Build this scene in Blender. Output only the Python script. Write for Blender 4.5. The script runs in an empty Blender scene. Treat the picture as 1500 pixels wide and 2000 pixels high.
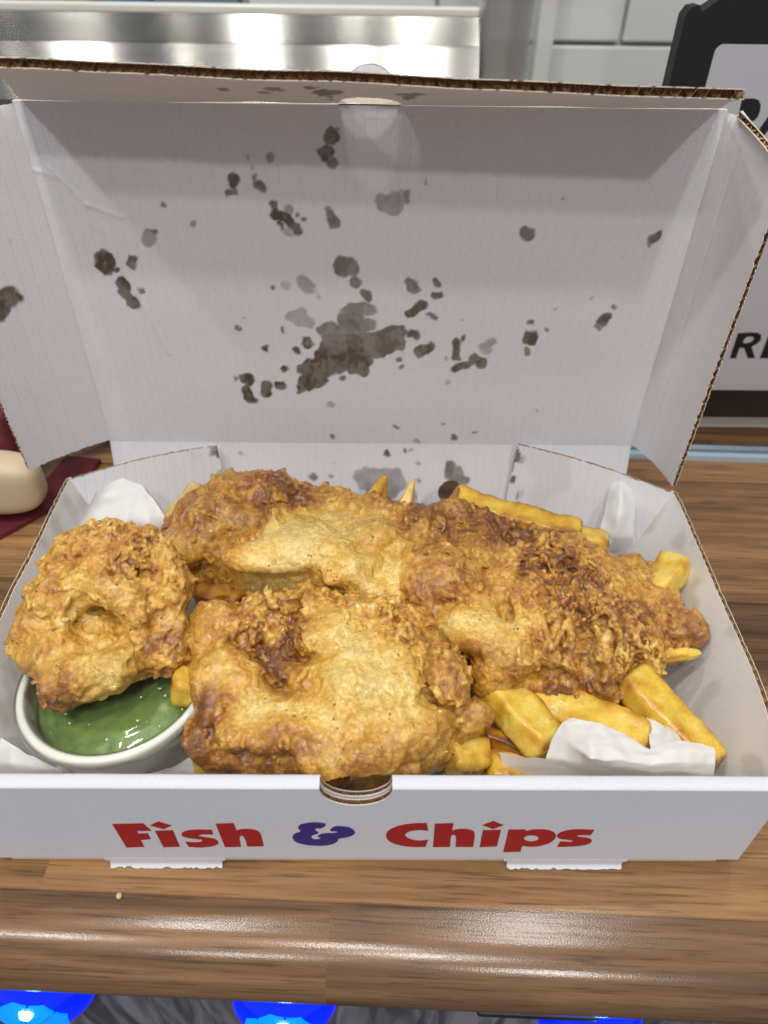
import bpy, bmesh, math, random
import numpy as np
from mathutils import Vector, Matrix

random.seed(7); RNG = np.random.default_rng(7)
sc = bpy.context.scene
COL = sc.collection

# ------------------------------------------------------------------ camera
FPX = 1390.0                                   # focal length in pixels of the 1500 x 2000 photograph
CAM = np.array([.0034, -.1216, .2803]); PITCH, YAW, ROLL = .7064, .0127, .0157
_cp, _sp, _cy, _sy = math.cos(PITCH), math.sin(PITCH), math.cos(YAW), math.sin(YAW)
FWD = np.array([_sy*_cp, _cy*_cp, -_sp]); _r = np.array([_cy, -_sy, 0.]); _u = np.cross(_r, FWD)
RGT = math.cos(ROLL)*_r + math.sin(ROLL)*_u; UPV = -math.sin(ROLL)*_r + math.cos(ROLL)*_u
cam_d = bpy.data.cameras.new('camera'); cam = bpy.data.objects.new('camera', cam_d); COL.objects.link(cam)
cam.matrix_world = Matrix(((RGT[0], UPV[0], -FWD[0], CAM[0]), (RGT[1], UPV[1], -FWD[1], CAM[1]),
                           (RGT[2], UPV[2], -FWD[2], CAM[2]), (0, 0, 0, 1)))
cam_d.sensor_fit = 'VERTICAL'; cam_d.sensor_height = 36; cam_d.sensor_width = 27
cam_d.lens = 36*FPX/2000; cam_d.clip_start = .01; cam_d.clip_end = 50
cam_d.dof.use_dof = True; cam_d.dof.focus_distance = .30; cam_d.dof.aperture_fstop = 10.0
sc.camera = cam

# ------------------------------------------------------------------ world, lamps, exposure
wd = bpy.data.worlds.new('World'); sc.world = wd; wd.use_nodes = True
wd.node_tree.nodes['Background'].inputs[0].default_value = (.84, .85, .94, 1)
wd.node_tree.nodes['Background'].inputs[1].default_value = .30
def lamp(loc, power, size, col=(1, .965, .92), target=(0, .1, .03), spread=180):
    d = bpy.data.lights.new('ceiling_lamp', 'AREA'); d.shape = 'DISK'; d.size = size; d.energy = power; d.color = col
    d.spread = math.radians(spread)
    o = bpy.data.objects.new('ceiling_lamp', d); COL.objects.link(o); o.location = loc
    o.rotation_euler = (Vector(target)-Vector(loc)).to_track_quat('-Z', 'Y').to_euler()
lamp((-.50, .62, 1.9), 7.5, .12)                # downlights behind and above the counter
lamp((.42, .50, 1.9), 5, .12)
lamp((-.10, -.28, 2.0), 7, .10)
lamp((.12, -.80, 2.05), 10, .12)                # three rows on the customers' side
lamp((-1.0, -.45, 2.0), 9, .12)
lamp((-.5, -1.40, 2.0), 8, .12)
lamp((.55, -2.00, 2.0), 15, .12)
RANGE_Y = .62
for i in range(6):                             # small spots over the range, mirrored in its steel
    lamp((-.912+.213*i, -.25, 1.25), (.05, .05, .05, .05, .05, .025)[i], .045, (1, .96, .88), (-.9+.213*i, RANGE_Y, .2), 60)
vs = sc.view_settings; vs.view_transform = 'Standard'; vs.look = 'None'; vs.gamma = 1; vs.exposure = -.10
vs.use_curve_mapping = False
sc.render.engine = 'CYCLES'; sc.cycles.use_denoising = True; sc.cycles.max_bounces = 10

# ------------------------------------------------------------------ helpers
def ray(x, y): return FWD + RGT*(x-750)/FPX - UPV*(y-1000)/FPX
def at(x, y, z): d = ray(x, y); return CAM + d*(z-CAM[2])/d[2]          # point of a horizontal plane
def aty(x, y, Y): d = ray(x, y); return CAM + d*(Y-CAM[1])/d[1]         # point of an upright plane
def srgb(r, g, b):
    f = lambda c: (c/255/12.92 if c/255 <= .04045 else ((c/255+.055)/1.055)**2.4)
    return np.array([f(r), f(g), f(b)])
def tag(o, label=None, cat=None, group=None, kind=None):
    if label: o['label'] = label
    if cat: o['category'] = cat
    if group: o['group'] = group
    if kind: o['kind'] = kind
    return o
def empty(name, loc=(0, 0, 0), rz=0):
    o = bpy.data.objects.new(name, None); COL.objects.link(o); o.location = loc; o.rotation_euler = (0, 0, rz)
    o.empty_display_size = .01; return o
def obj(name, verts, faces, mat, parent=None, smooth=True, attrs=None, midx=None):
    me = bpy.data.meshes.new(name)
    v = np.asarray(verts, dtype=np.float64)
    if parent is not None and parent.type == 'EMPTY':
        v = v-np.array(parent.location)
    me.from_pydata(v.tolist() if len(v) < 5000 else v, [], faces if isinstance(faces, list) else faces.tolist())
    for m in (mat if isinstance(mat, (list, tuple)) else [mat]): me.materials.append(m)
    if midx is not None: me.polygons.foreach_set('material_index', np.asarray(midx, dtype=np.int32))
    if smooth: me.polygons.foreach_set('use_smooth', np.ones(len(me.polygons), dtype=bool))
    for k, a in (attrs or {}).items():
        a = np.asarray(a, dtype=np.float32)
        if a.ndim == 1:
            at_ = me.attributes.new(k, 'FLOAT', 'POINT'); at_.data.foreach_set('value', a)
        else:
            at_ = me.attributes.new(k, 'FLOAT_COLOR', 'POINT')
            at_.data.foreach_set('color', np.c_[a, np.ones(len(a), np.float32)].astype(np.float32).ravel())
    me.update()
    o = bpy.data.objects.new(name, me); COL.objects.link(o)
    if parent is not None: o.parent = parent
    return o
def box_vf(c, s):
    x, y, z = np.array(s)/2
    v = [(c[0]+a*x, c[1]+b*y, c[2]+d*z) for a in (-1, 1) for b in (-1, 1) for d in (-1, 1)]
    return v, [[0, 1, 3, 2], [4, 6, 7, 5], [0, 4, 5, 1], [2, 3, 7, 6], [0, 2, 6, 4], [1, 5, 7, 3]]
def bevel_box(name, c, s, b, mat, parent=None, seg=2):
    bm = bmesh.new(); v, f = box_vf((0, 0, 0), s)
    vs_ = [bm.verts.new(p) for p in v]
    for q in f: bm.faces.new([vs_[i] for i in q])
    bmesh.ops.recalc_face_normals(bm, faces=bm.faces)
    bmesh.ops.bevel(bm, geom=bm.edges[:], offset=b, segments=seg, affect='EDGES', profile=.5)
    me = bpy.data.meshes.new(name); bm.to_mesh(me); bm.free(); me.materials.append(mat)
    o = bpy.data.objects.new(name, me); COL.objects.link(o)
    o.location = np.array(c)-(np.array(parent.location) if parent is not None else 0)
    if parent is not None: o.parent = parent
    return o
def lathe(prof, n=96, flip=False):
    prof = np.array(prof); a = np.arange(n)*2*math.pi/n
    v = np.stack([prof[:, None, 0]*np.cos(a), prof[:, None, 0]*np.sin(a), np.repeat(prof[:, 1][:, None], n, 1)], -1).reshape(-1, 3)
    f = [[i*n+j, i*n+(j+1) % n, (i+1)*n+(j+1) % n, (i+1)*n+j][::-1 if flip else 1] for i in range(len(prof)-1) for j in range(n)]
    return v, f

# ------------------------------------------------------------------ numpy noise
_perm = np.random.default_rng(3).permutation(256); PERM = np.r_[_perm, _perm, _perm].astype(np.int32)
_g = np.random.default_rng(5).normal(size=(256, 3)); GRAD = (_g/np.linalg.norm(_g, axis=1)[:, None]).astype(np.float32)
def perlin(p, seed=0):
    p = np.asarray(p, np.float32)+np.float32(seed*17.31); i = np.floor(p).astype(np.int32); f = p-i; i &= 255
    u = f*f*f*(f*(f*6-15)+10); out = np.zeros(len(p), np.float32)
    for a in (0, 1):
        wx = u[:, 0] if a else 1-u[:, 0]; ha = PERM[i[:, 0]+a]
        for b in (0, 1):
            wy = u[:, 1] if b else 1-u[:, 1]; hb = PERM[ha+i[:, 1]+b]
            for c in (0, 1):
                wz = u[:, 2] if c else 1-u[:, 2]; g = GRAD[PERM[hb+i[:, 2]+c] & 255]
                out += wx*wy*wz*(g[:, 0]*(f[:, 0]-a)+g[:, 1]*(f[:, 1]-b)+g[:, 2]*(f[:, 2]-c))
    return out*1.5
def fbm(p, o=3, seed=0): return sum(perlin(p*2.03**k, seed+k)*.5**k for k in range(o))
def ridged(p, o=3, seed=0): return sum((1-np.abs(perlin(p*2.1**k, seed+k))*2)*.5**k for k in range(o))/1.5
def worley(p, seed=0):
    p = np.asarray(p, np.float32)+np.float32(seed*9.7); i = np.floor(p).astype(np.int32); best = np.full(len(p), 9., np.float32)
    for a in (-1, 0, 1):
        for b in (-1, 0, 1):
            for c in (-1, 0, 1):
                q = i+np.array([a, b, c], np.int32); h = PERM[PERM[PERM[q[:, 0] & 255]+(q[:, 1] & 255)]+(q[:, 2] & 255)]
                pt = q+GRAD[h & 255]*.35+.5
                best = np.minimum(best, ((p-pt)**2).sum(1))
    return np.sqrt(best)
def warp(p, s, a, seed=0): return p+a*np.stack([perlin(p*s, seed), perlin(p*s, seed+11), perlin(p*s, seed+23)], 1)
def sstep(a, b, x): t = np.clip((x-a)/(b-a), 0, 1); return t*t*(3-2*t)

# ------------------------------------------------------------------ materials
def new_mat(name):
    m = bpy.data.materials.new(name); m.use_nodes = True; nt = m.node_tree
    return m, nt, nt.nodes['Principled BSDF']
def N(nt, t, **kw):
    n = nt.nodes.new(t)
    for k, v in kw.items():
        if k.startswith('i_'):
            key = k[2:]; n.inputs[int(key) if key.isdigit() else key.replace('_', ' ')].default_value = v
        else: setattr(n, k, v)
    return n
def L(nt, a, ao, b, bi): nt.links.new(a.outputs[ao], b.inputs[bi])
def mixc(nt, fac, a, b, mode='MIX'):
    n = nt.nodes.new('ShaderNodeMix'); n.data_type = 'RGBA'; n.blend_type = mode
    for s, v in ((0, fac), (6, a), (7, b)):
        if isinstance(v, tuple) and hasattr(v[0], 'outputs'): nt.links.new(v[0].outputs[v[1]], n.inputs[s])
        else: n.inputs[s].default_value = v if s == 0 else (*v, 1)
    return n
def mmath(nt, op, a, b=None, c=None):
    n = nt.nodes.new('ShaderNodeMath'); n.operation = op
    for s, v in enumerate((a, b, c)):
        if v is None: continue
        if isinstance(v, tuple): nt.links.new(v[0].outputs[v[1]], n.inputs[s])
        else: n.inputs[s].default_value = v
    return n
def plain(name, col, rough=.5, metal=0, noise=0, nscale=300, bump=0, **kw):
    m, nt, b = new_mat(name)
    b.inputs['Base Color'].default_value = (*col, 1); b.inputs['Roughness'].default_value = rough; b.inputs['Metallic'].default_value = metal
    for k, v in kw.items(): b.inputs[k.replace('_', ' ')].default_value = v
    if noise or bump:
        tc = N(nt, 'ShaderNodeTexCoord'); nz = N(nt, 'ShaderNodeTexNoise', i_Scale=nscale, i_Detail=4.); L(nt, tc, 'Object', nz, 'Vector')
        mx = mixc(nt, (nz, 0), tuple(np.array(col)*(1-noise)), tuple(np.clip(np.array(col)*(1+noise), 0, 1))); L(nt, mx, 2, b, 'Base Color')
        if bump:
            bp = N(nt, 'ShaderNodeBump', i_Strength=bump, i_Distance=.0005); L(nt, nz, 0, bp, 'Height'); L(nt, bp, 0, b, 'Normal')
    return m

def board_mat(name, base, stained, axis, wash=.25):
    m, nt, b = new_mat(name); tc = N(nt, 'ShaderNodeTexCoord')
    a = N(nt, 'ShaderNodeAttribute', attribute_name='stain')
    nz = N(nt, 'ShaderNodeTexNoise', i_Scale=900., i_Detail=3.); L(nt, tc, 'Object', nz, 'Vector')
    n2 = N(nt, 'ShaderNodeTexNoise', i_Scale=14., i_Detail=3.); L(nt, tc, 'Object', n2, 'Vector')
    c1 = mixc(nt, (nz, 0), tuple(base*.90), tuple(np.clip(base*1.08, 0, 1)))
    c2 = mixc(nt, (n2, 0), (.94, .94, .95), (1.04, 1.035, 1.03)); c3 = mixc(nt, 1., (c1, 2), (c2, 2), 'MULTIPLY')
    n3 = N(nt, 'ShaderNodeTexNoise', i_Scale=260., i_Detail=3.); L(nt, tc, 'Object', n3, 'Vector')
    st = mixc(nt, (n3, 0), tuple(stained*.72), tuple(stained*1.35))
    mx = mixc(nt, (a, 'Fac'), (c3, 2), (st, 2)); L(nt, mx, 2, b, 'Base Color')
    # washboard relief left by the flutes
    sx = N(nt, 'ShaderNodeSeparateXYZ'); L(nt, tc, 'Object', sx, 0)
    s1 = mmath(nt, 'MULTIPLY', (sx, axis), 1/.0047)
    n4 = N(nt, 'ShaderNodeTexNoise', i_Scale=30.); L(nt, tc, 'Object', n4, 'Vector')
    s2 = mmath(nt, 'ADD', (s1, 0), mmath(nt, 'MULTIPLY', (n4, 0), .5).outputs[0].node and 0.0)
    fr = mmath(nt, 'FRACT', (s2, 0)); d = mmath(nt, 'ABSOLUTE', (mmath(nt, 'SUBTRACT', (fr, 0), .5), 0))
    ln = N(nt, 'ShaderNodeMapRange', i_1=0., i_2=.11, i_3=0., i_4=1.); L(nt, d, 0, ln, 0)
    br = mmath(nt, 'MULTIPLY', (ln, 0), wash); ad = mmath(nt, 'MULTIPLY_ADD', (nz, 0), .25, (br, 0))
    bp = N(nt, 'ShaderNodeBump', i_Strength=.5, i_Distance=.0006); L(nt, ad, 0, bp, 'Height'); L(nt, bp, 0, b, 'Normal')
    rg = N(nt, 'ShaderNodeMapRange', i_3=.72, i_4=.42); L(nt, a, 'Fac', rg, 0); L(nt, rg, 0, b, 'Roughness')
    return m
STAIN = srgb(84, 74, 62)
M_in = board_mat('white_board_inside', srgb(225, 225, 229), STAIN, 0, .42)
M_in_y = board_mat('white_board_inside_walls', srgb(232, 231, 229), srgb(172, 164, 148), 1, .12)
M_out = board_mat('white_board_outside', srgb(222, 225, 231), STAIN, 0, .0)
M_core = plain('kraft_core', srgb(150, 118, 82), .9, noise=.45, nscale=700, bump=.4)
M_flute = plain('kraft_flute', srgb(186, 152, 110), .9, noise=.3, nscale=900)
M_lip = plain('torn_liner', srgb(225, 215, 196), .9, noise=.2, nscale=800)
M_red = plain('red_print', srgb(176, 26, 30), .6, noise=.12, nscale=1500)
M_blue = plain('blue_print', srgb(58, 40, 128), .6, noise=.12, nscale=1500)

def wood_mat():
    m, nt, b = new_mat('walnut_block_laminate'); tc = N(nt, 'ShaderNodeTexCoord')
    sx = N(nt, 'ShaderNodeSeparateXYZ'); L(nt, tc, 'UV', sx, 0)          # UV in metres, v runs over the nosing
    v = mmath(nt, 'DIVIDE', (mmath(nt, 'ADD', (sx, 1), .0535*19+.0141), 0), .0535); row = mmath(nt, 'FLOOR', (v, 0))
    wn = N(nt, 'ShaderNodeTexWhiteNoise', noise_dimensions='1D'); L(nt, row, 0, wn, 'W')
    u = mmath(nt, 'MULTIPLY_ADD', (wn, 0), 1.7, (mmath(nt, 'DIVIDE', (sx, 0), .30), 0)); col_ = mmath(nt, 'FLOOR', (u, 0))
    cb = N(nt, 'ShaderNodeCombineXYZ'); L(nt, row, 0, cb, 0); L(nt, col_, 0, cb, 1)
    w2 = N(nt, 'ShaderNodeTexWhiteNoise', noise_dimensions='3D'); L(nt, cb, 0, w2, 'Vector')
    rp = N(nt, 'ShaderNodeValToRGB'); e = rp.color_ramp.elements
    e[0].color = (*srgb(96, 76, 60), 1); e[1].color = (*srgb(188, 150, 106), 1)
    for p_, c_ in ((.3, (132, 101, 73)), (.55, (158, 117, 79)), (.8, (178, 135, 90))):
        q = e.new(p_); q.color = (*srgb(*c_), 1)
    rw = N(nt, 'ShaderNodeValToRGB'); rw.color_ramp.interpolation = 'CONSTANT'; q = rw.color_ramp.elements; q[0].color = (.5, .5, .5, 1); q[1].position = .99; q[1].color = (.5, .5, .5, 1)
    for i_, t_ in ((17, .1), (18, .24), (19, .66), (20, .5), (21, .12), (22, .55), (23, .42), (24, .72), (25, .6)):
        w_ = q.new((i_-16-.5)/14); w_.color = (t_, t_, t_, 1)
    L(nt, mmath(nt, 'DIVIDE', (mmath(nt, 'SUBTRACT', (row, 0), 16.), 0), 14.), 0, rw, 0)
    tn = mmath(nt, 'MULTIPLY_ADD', (mmath(nt, 'SUBTRACT', (w2, 'Value'), .5), 0), .36, (rw, 0)); L(nt, tn, 0, rp, 0)
    # grain, offset per stave
    off = N(nt, 'ShaderNodeVectorMath', operation='MULTIPLY_ADD'); L(nt, w2, 'Color', off, 0); off.inputs[1].default_value = (3, 3, 3)
    uvw = N(nt, 'ShaderNodeCombineXYZ'); L(nt, sx, 0, uvw, 0); L(nt, sx, 1, uvw, 1); L(nt, uvw, 0, off, 2)
    mp = N(nt, 'ShaderNodeMapping'); mp.inputs['Scale'].default_value = (7, 130, 1); L(nt, off, 0, mp, 0)
    g1 = N(nt, 'ShaderNodeTexNoise', i_Scale=1., i_Detail=6., i_Roughness=.62, i_Distortion=.6); L(nt, mp, 0, g1, 'Vector')
    mp2 = N(nt, 'ShaderNodeMapping'); mp2.inputs['Scale'].default_value = (34, 900, 1); L(nt, off, 0, mp2, 0)
    g2 = N(nt, 'ShaderNodeTexNoise', i_Scale=1., i_Detail=3., i_Roughness=.6); L(nt, mp2, 0, g2, 'Vector')
    mp3 = N(nt, 'ShaderNodeMapping'); mp3.inputs['Scale'].default_value = (3.0, 22, 1); L(nt, off, 0, mp3, 0)
    g3 = N(nt, 'ShaderNodeTexWave', wave_type='BANDS', bands_direction='Y', i_Scale=.55, i_Distortion=7., i_Detail=2.5); L(nt, mp3, 0, g3, 'Vector')
    r1 = N(nt, 'ShaderNodeMapRange', i_1=.3, i_2=.72, i_3=.52, i_4=1.25); L(nt, g1, 0, r1, 0)
    r2 = N(nt, 'ShaderNodeMapRange', i_1=.33, i_2=.48, i_3=.55, i_4=1.); L(nt, g2, 0, r2, 0)
    r3 = N(nt, 'ShaderNodeMapRange', i_1=.0, i_2=.16, i_3=.78, i_4=1.); L(nt, g3, 0, r3, 0)
    k = mmath(nt, 'MULTIPLY', (mmath(nt, 'MULTIPLY', (r1, 0), (r2, 0)), 0), (r3, 0))
    fv = mmath(nt, 'FRACT', (v, 0)); d = mmath(nt, 'ABSOLUTE', (mmath(nt, 'SUBTRACT', (fv, 0), .5), 0))
    ln = N(nt, 'ShaderNodeMapRange', i_1=.485, i_2=.5, i_3=1., i_4=.62); L(nt, d, 0, ln, 0)
    k2 = mmath(nt, 'MULTIPLY', (k, 0), (ln, 0)); cc = N(nt, 'ShaderNodeCombineColor')
    for i in range(3): L(nt, k2, 0, cc, i)
    mx = mixc(nt, 1., (rp, 0), (cc, 0), 'MULTIPLY'); L(nt, mx, 2, b, 'Base Color')
    n5 = N(nt, 'ShaderNodeTexNoise', i_Scale=1400., i_Detail=2.); L(nt, tc, 'UV', n5, 'Vector')
    hb = mmath(nt, 'MULTIPLY_ADD', (r2, 0), .6, (n5, 0))
    bp = N(nt, 'ShaderNodeBump', i_Strength=.075, i_Distance=.0005); L(nt, hb, 0, bp, 'Height'); L(nt, bp, 0, b, 'Normal')
    b.inputs['Roughness'].default_value = .21; b.inputs['Specular IOR Level'].default_value = .55
    return m
M_wood = wood_mat()

def food_mat(name, rough=.40, sss=.12, bump=.7, speck=.8, coat=.8, var=(.68, 1.20), blot=.36):
    m, nt, b = new_mat(name); tc = N(nt, 'ShaderNodeTexCoord')
    a = N(nt, 'ShaderNodeAttribute', attribute_name='tint')
    n1 = N(nt, 'ShaderNodeTexNoise', i_Scale=700., i_Detail=4., i_Roughness=.65); L(nt, tc, 'Object', n1, 'Vector')
    r1 = N(nt, 'ShaderNodeMapRange', i_1=.32, i_2=.68, i_3=var[0], i_4=var[1]); L(nt, n1, 0, r1, 0)
    cc = N(nt, 'ShaderNodeCombineColor')
    for i in range(3): L(nt, r1, 0, cc, i)
    c0 = mixc(nt, 1., (a, 'Color'), (cc, 0), 'MULTIPLY')
    nb = N(nt, 'ShaderNodeTexNoise', i_Scale=330., i_Detail=5., i_Roughness=.7, i_Distortion=.8); L(nt, tc, 'Object', nb, 'Vector')   # browned grains of crust
    rb = N(nt, 'ShaderNodeMapRange', i_1=.53, i_2=.68, i_3=0., i_4=blot); L(nt, nb, 0, rb, 0)
    cd = mixc(nt, 1., (c0, 2), (.52, .36, .22), 'MULTIPLY'); c1 = mixc(nt, (rb, 0), (c0, 2), (cd, 2))
    vo = N(nt, 'ShaderNodeTexVoronoi', i_Scale=340.); L(nt, tc, 'Object', vo, 'Vector')      # pepper-like burnt specks
    sp = N(nt, 'ShaderNodeMapRange', i_1=.13, i_2=.21, i_3=speck, i_4=0.); L(nt, vo, 'Distance', sp, 0)
    n6 = N(nt, 'ShaderNodeTexNoise', i_Scale=70.); L(nt, tc, 'Object', n6, 'Vector')
    gt = N(nt, 'ShaderNodeMapRange', i_1=.47, i_2=.60, i_3=0., i_4=1.); L(nt, n6, 0, gt, 0)
    sp2 = mmath(nt, 'MULTIPLY', (sp, 0), (gt, 0))
    c2 = mixc(nt, (sp2, 0), (c1, 2), (.05, .02, .008)); L(nt, c2, 2, b, 'Base Color')
    n2 = N(nt, 'ShaderNodeTexNoise', i_Scale=1500., i_Detail=3.); L(nt, tc, 'Object', n2, 'Vector')
    hs = mmath(nt, 'MULTIPLY_ADD', (n2, 0), .6, (n1, 0))
    bp = N(nt, 'ShaderNodeBump', i_Strength=bump, i_Distance=.0008); L(nt, hs, 0, bp, 'Height'); L(nt, bp, 0, b, 'Normal'); bc = N(nt, 'ShaderNodeBump', i_Strength=bump*.45, i_Distance=.0008); L(nt, hs, 0, bc, 'Height'); L(nt, bc, 0, b, 'Coat Normal')
    n3 = N(nt, 'ShaderNodeTexNoise', i_Scale=130., i_Detail=3.); L(nt, tc, 'Object', n3, 'Vector')
    rr = N(nt, 'ShaderNodeMapRange', i_1=.35, i_2=.65, i_3=rough-.10, i_4=rough+.16); L(nt, n3, 0, rr, 0); L(nt, rr, 0, b, 'Roughness')
    b.inputs['Subsurface Weight'].default_value = sss; b.inputs['Subsurface Radius'].default_value = (.8, .4, .12)
    b.inputs['Subsurface Scale'].default_value = .003
    b.inputs['Coat Weight'].default_value = coat; b.inputs['Coat Roughness'].default_value = .10; b.inputs['Coat IOR'].default_value = 1.45
    return m
M_batter = food_mat('fried_batter'); M_chip = food_mat('fried_potato', .34, .16, .22, .25, .45, (.86, 1.08), .12)

def paper_mat():
    m, nt, b = new_mat('greaseproof_paper'); out = nt.nodes['Material Output']
    b.inputs['Base Color'].default_value = (*srgb(246, 247, 247), 1); b.inputs['Roughness'].default_value = .42
    t = N(nt, 'ShaderNodeBsdfTranslucent'); t.inputs[0].default_value = (*srgb(246, 246, 242), 1)
    tr = N(nt, 'ShaderNodeBsdfTransparent'); tr.inputs[0].default_value = (.95, .94, .92, 1)
    m1 = N(nt, 'ShaderNodeMixShader', i_0=.22); L(nt, b, 0, m1, 1); L(nt, t, 0, m1, 2)
    m2 = N(nt, 'ShaderNodeMixShader', i_0=.06); L(nt, m1, 0, m2, 1); L(nt, tr, 0, m2, 2); L(nt, m2, 0, out, 0)
    tc = N(nt, 'ShaderNodeTexCoord'); nz = N(nt, 'ShaderNodeTexNoise', i_Scale=90., i_Detail=4.); L(nt, tc, 'Object', nz, 'Vector')
    bp = N(nt, 'ShaderNodeBump', i_Strength=.25, i_Distance=.001); L(nt, nz, 0, bp, 'Height'); L(nt, bp, 0, b, 'Normal')
    return m
M_paper = paper_mat()
def clear_mat(name, ior=1.45, tint=(1, 1, 1), rough=.03, milk=0.):
    m, nt, b = new_mat(name); out = nt.nodes['Material Output']; nt.nodes.remove(b)
    t = N(nt, 'ShaderNodeBsdfTransparent'); t.inputs[0].default_value = (*tint, 1); g = N(nt, 'ShaderNodeBsdfGlossy', i_Roughness=rough)
    fr = N(nt, 'ShaderNodeFresnel', i_IOR=ior); mx = N(nt, 'ShaderNodeMixShader'); L(nt, fr, 0, mx, 0); L(nt, t, 0, mx, 1); L(nt, g, 0, mx, 2); L(nt, mx, 0, out, 0)
    if milk:
        df = N(nt, 'ShaderNodeBsdfDiffuse'); df.inputs[0].default_value = (.8, .82, .78, 1); m2 = N(nt, 'ShaderNodeMixShader', i_0=milk); L(nt, mx, 0, m2, 1); L(nt, df, 0, m2, 2); L(nt, m2, 0, out, 0)
    return m
M_glass = clear_mat('clear_glass', 1.3); M_lidfilm = clear_mat('clear_pot_lid', 1.46, (.95, .97, .93), .07, .045)

# ------------------------------------------------------------------ counter (its own slightly turned frame)
CY = -math.atan2(.011, .2844); cc_, cs_ = math.cos(CY), math.sin(CY)
ZC = -.0045                                                              # counter surface; the front wall hangs just clear of it
def cw(u, v, z): return np.array([u*cc_-v*cs_, u*cs_+v*cc_, z+ZC])          # counter frame -> world
NR, EDGE = .017, -.0418                                                  # nosing radius, front edge
prof = [(.295, 0.)]+[(v, 0.) for v in np.linspace(.25, EDGE+NR, 12)]
prof += [(EDGE+NR-NR*math.sin(a), -NR+NR*math.cos(a)) for a in np.linspace(.12, math.pi*.86, 18)]
prof += [(prof[-1][0]+.02, prof[-1][1]-.001)]
us = np.linspace(-.75, .85, 33); cv, cuv, cf = [], [], []
arc = [0.]
for i in range(1, len(prof)): arc.append(arc[-1]+math.hypot(prof[i][0]-prof[i-1][0], prof[i][1]-prof[i-1][1]))
for u in us:
    for (v, z), s_ in zip(prof, arc): cv.append(cw(u, v, z)); cuv.append((u, .295-s_))
npf = len(prof)
cf = [[i*npf+j, (i+1)*npf+j, (i+1)*npf+j+1, i*npf+j+1] for i in range(len(us)-1) for j in range(npf-1)]
def uv_obj(o, uv):
    l = o.data.uv_layers.new(name='UVMap')
    idx = np.zeros(len(o.data.loops), np.int32); o.data.loops.foreach_get('vertex_index', idx)
    l.data.foreach_set('uv', np.asarray(uv, np.float32)[idx].ravel())
counter = obj('counter_top', cv, cf, M_wood); uv_obj(counter, cuv); tag(counter, kind='structure')
bv = [cw(u, v, z) for u in (-.75, .85) for v in (.299, .62) for z in (.002, -.03)]
back_c = obj('back_counter', bv, [[0, 2, 6, 4], [1, 5, 7, 3], [0, 4, 5, 1]], M_wood, smooth=False); tag(back_c, kind='structure')
uv_obj(back_c, [(u, v) for u in (-.75, .85) for v in (.299, .62) for z in (0, 1)])
M_trim = plain('pale_blue_trim', srgb(178, 200, 218), .35, noise=.05)
ta, tb = at(1450, 880, 0), at(1450, 862, 0)
trim = empty('glass_screen', cw(0, .2835, 0), CY)
tv, tf = box_vf((0, 0, .0012), (1.5, ta[1]*0+.0135, .0050))
o = obj('channel', np.array(tv)+np.array(trim.location), tf, M_trim, trim, False)
gv, gf = box_vf((0, 0, .22), (1.5, .004, .435))
o = obj('pane', np.array(gv)+np.array(trim.location), gf, M_glass, trim, False)
tag(trim, 'clear upright glass screen in a pale blue channel behind the box', 'glass screen')

# panel below the counter with its blue lamps
def panel_mat():
    m, nt, b = new_mat('weathered_wood_print'); tc = N(nt, 'ShaderNodeTexCoord'); mp = N(nt, 'ShaderNodeMapping')
    mp.inputs['Scale'].default_value = (46, 20, 5); L(nt, tc, 'Object', mp, 0)
    n = N(nt, 'ShaderNodeTexNoise', i_Scale=2., i_Detail=6., i_Distortion=1.2); L(nt, mp, 0, n, 'Vector')
    r = N(nt, 'ShaderNodeValToRGB'); r.color_ramp.elements[0].position = .40; r.color_ramp.elements[0].color = (.09, .09, .10, 1)
    r.color_ramp.elements[1].position = .62; r.color_ramp.elements[1].color = (*srgb(150, 148, 152), 1); L(nt, n, 0, r, 0); L(nt, r, 0, b, 'Base Color')
    b.inputs['Roughness'].default_value = .6
    return m
PV = EDGE+.016
pv = [cw(u, v, z) for u in (-.75, .85) for v in (PV, PV+.02) for z in (-.60, -.030)]
pan = obj('counter_front', pv, [[0, 1, 5, 4], [2, 6, 7, 3], [1, 3, 7, 5]], panel_mat(), smooth=False); tag(pan, kind='structure')
fl_, ff_ = box_vf((0, -.3, -.92), (4, 4, .04)); tag(obj('floor', fl_, ff_, plain('dark_floor', (.05, .05, .055), .6), None, False), kind='structure')
def led_mat():
    m, nt, b = new_mat('blue_lens'); lw = N(nt, 'ShaderNodeLayerWeight', i_Blend=.5)
    b.inputs['Base Color'].default_value = (.0, .02, .9, 1); b.inputs['Roughness'].default_value = .12
    b.inputs['Emission Color'].default_value = (.0, .012, 1., 1); b.inputs['Emission Strength'].default_value = .9
    return m
def emit(name, col, s):
    m, nt, b = new_mat(name); b.inputs['Base Color'].default_value = (*col, 1)
    b.inputs['Emission Color'].default_value = (*col, 1); b.inputs['Emission Strength'].default_value = s
    return m
M_lens = led_mat(); M_cell = emit('lit_lens_facet', (0., .20, 1.), 1.2); M_core_led = emit('bright_led', (.45, .9, 1.), 9.)
M_bezel = plain('blue_bezel', (.01, .03, .35), .3)
LR = .0225
lv, lf = lathe([(1e-5, .0175)]+[(LR*math.sin(a), .0175*math.cos(a)) for a in np.linspace(.12, math.pi/2, 14)], 40, True)
lz = lambda P: np.stack([P[:, 0], -P[:, 2], P[:, 1]], 1)                 # dome axis towards the customer
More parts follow.
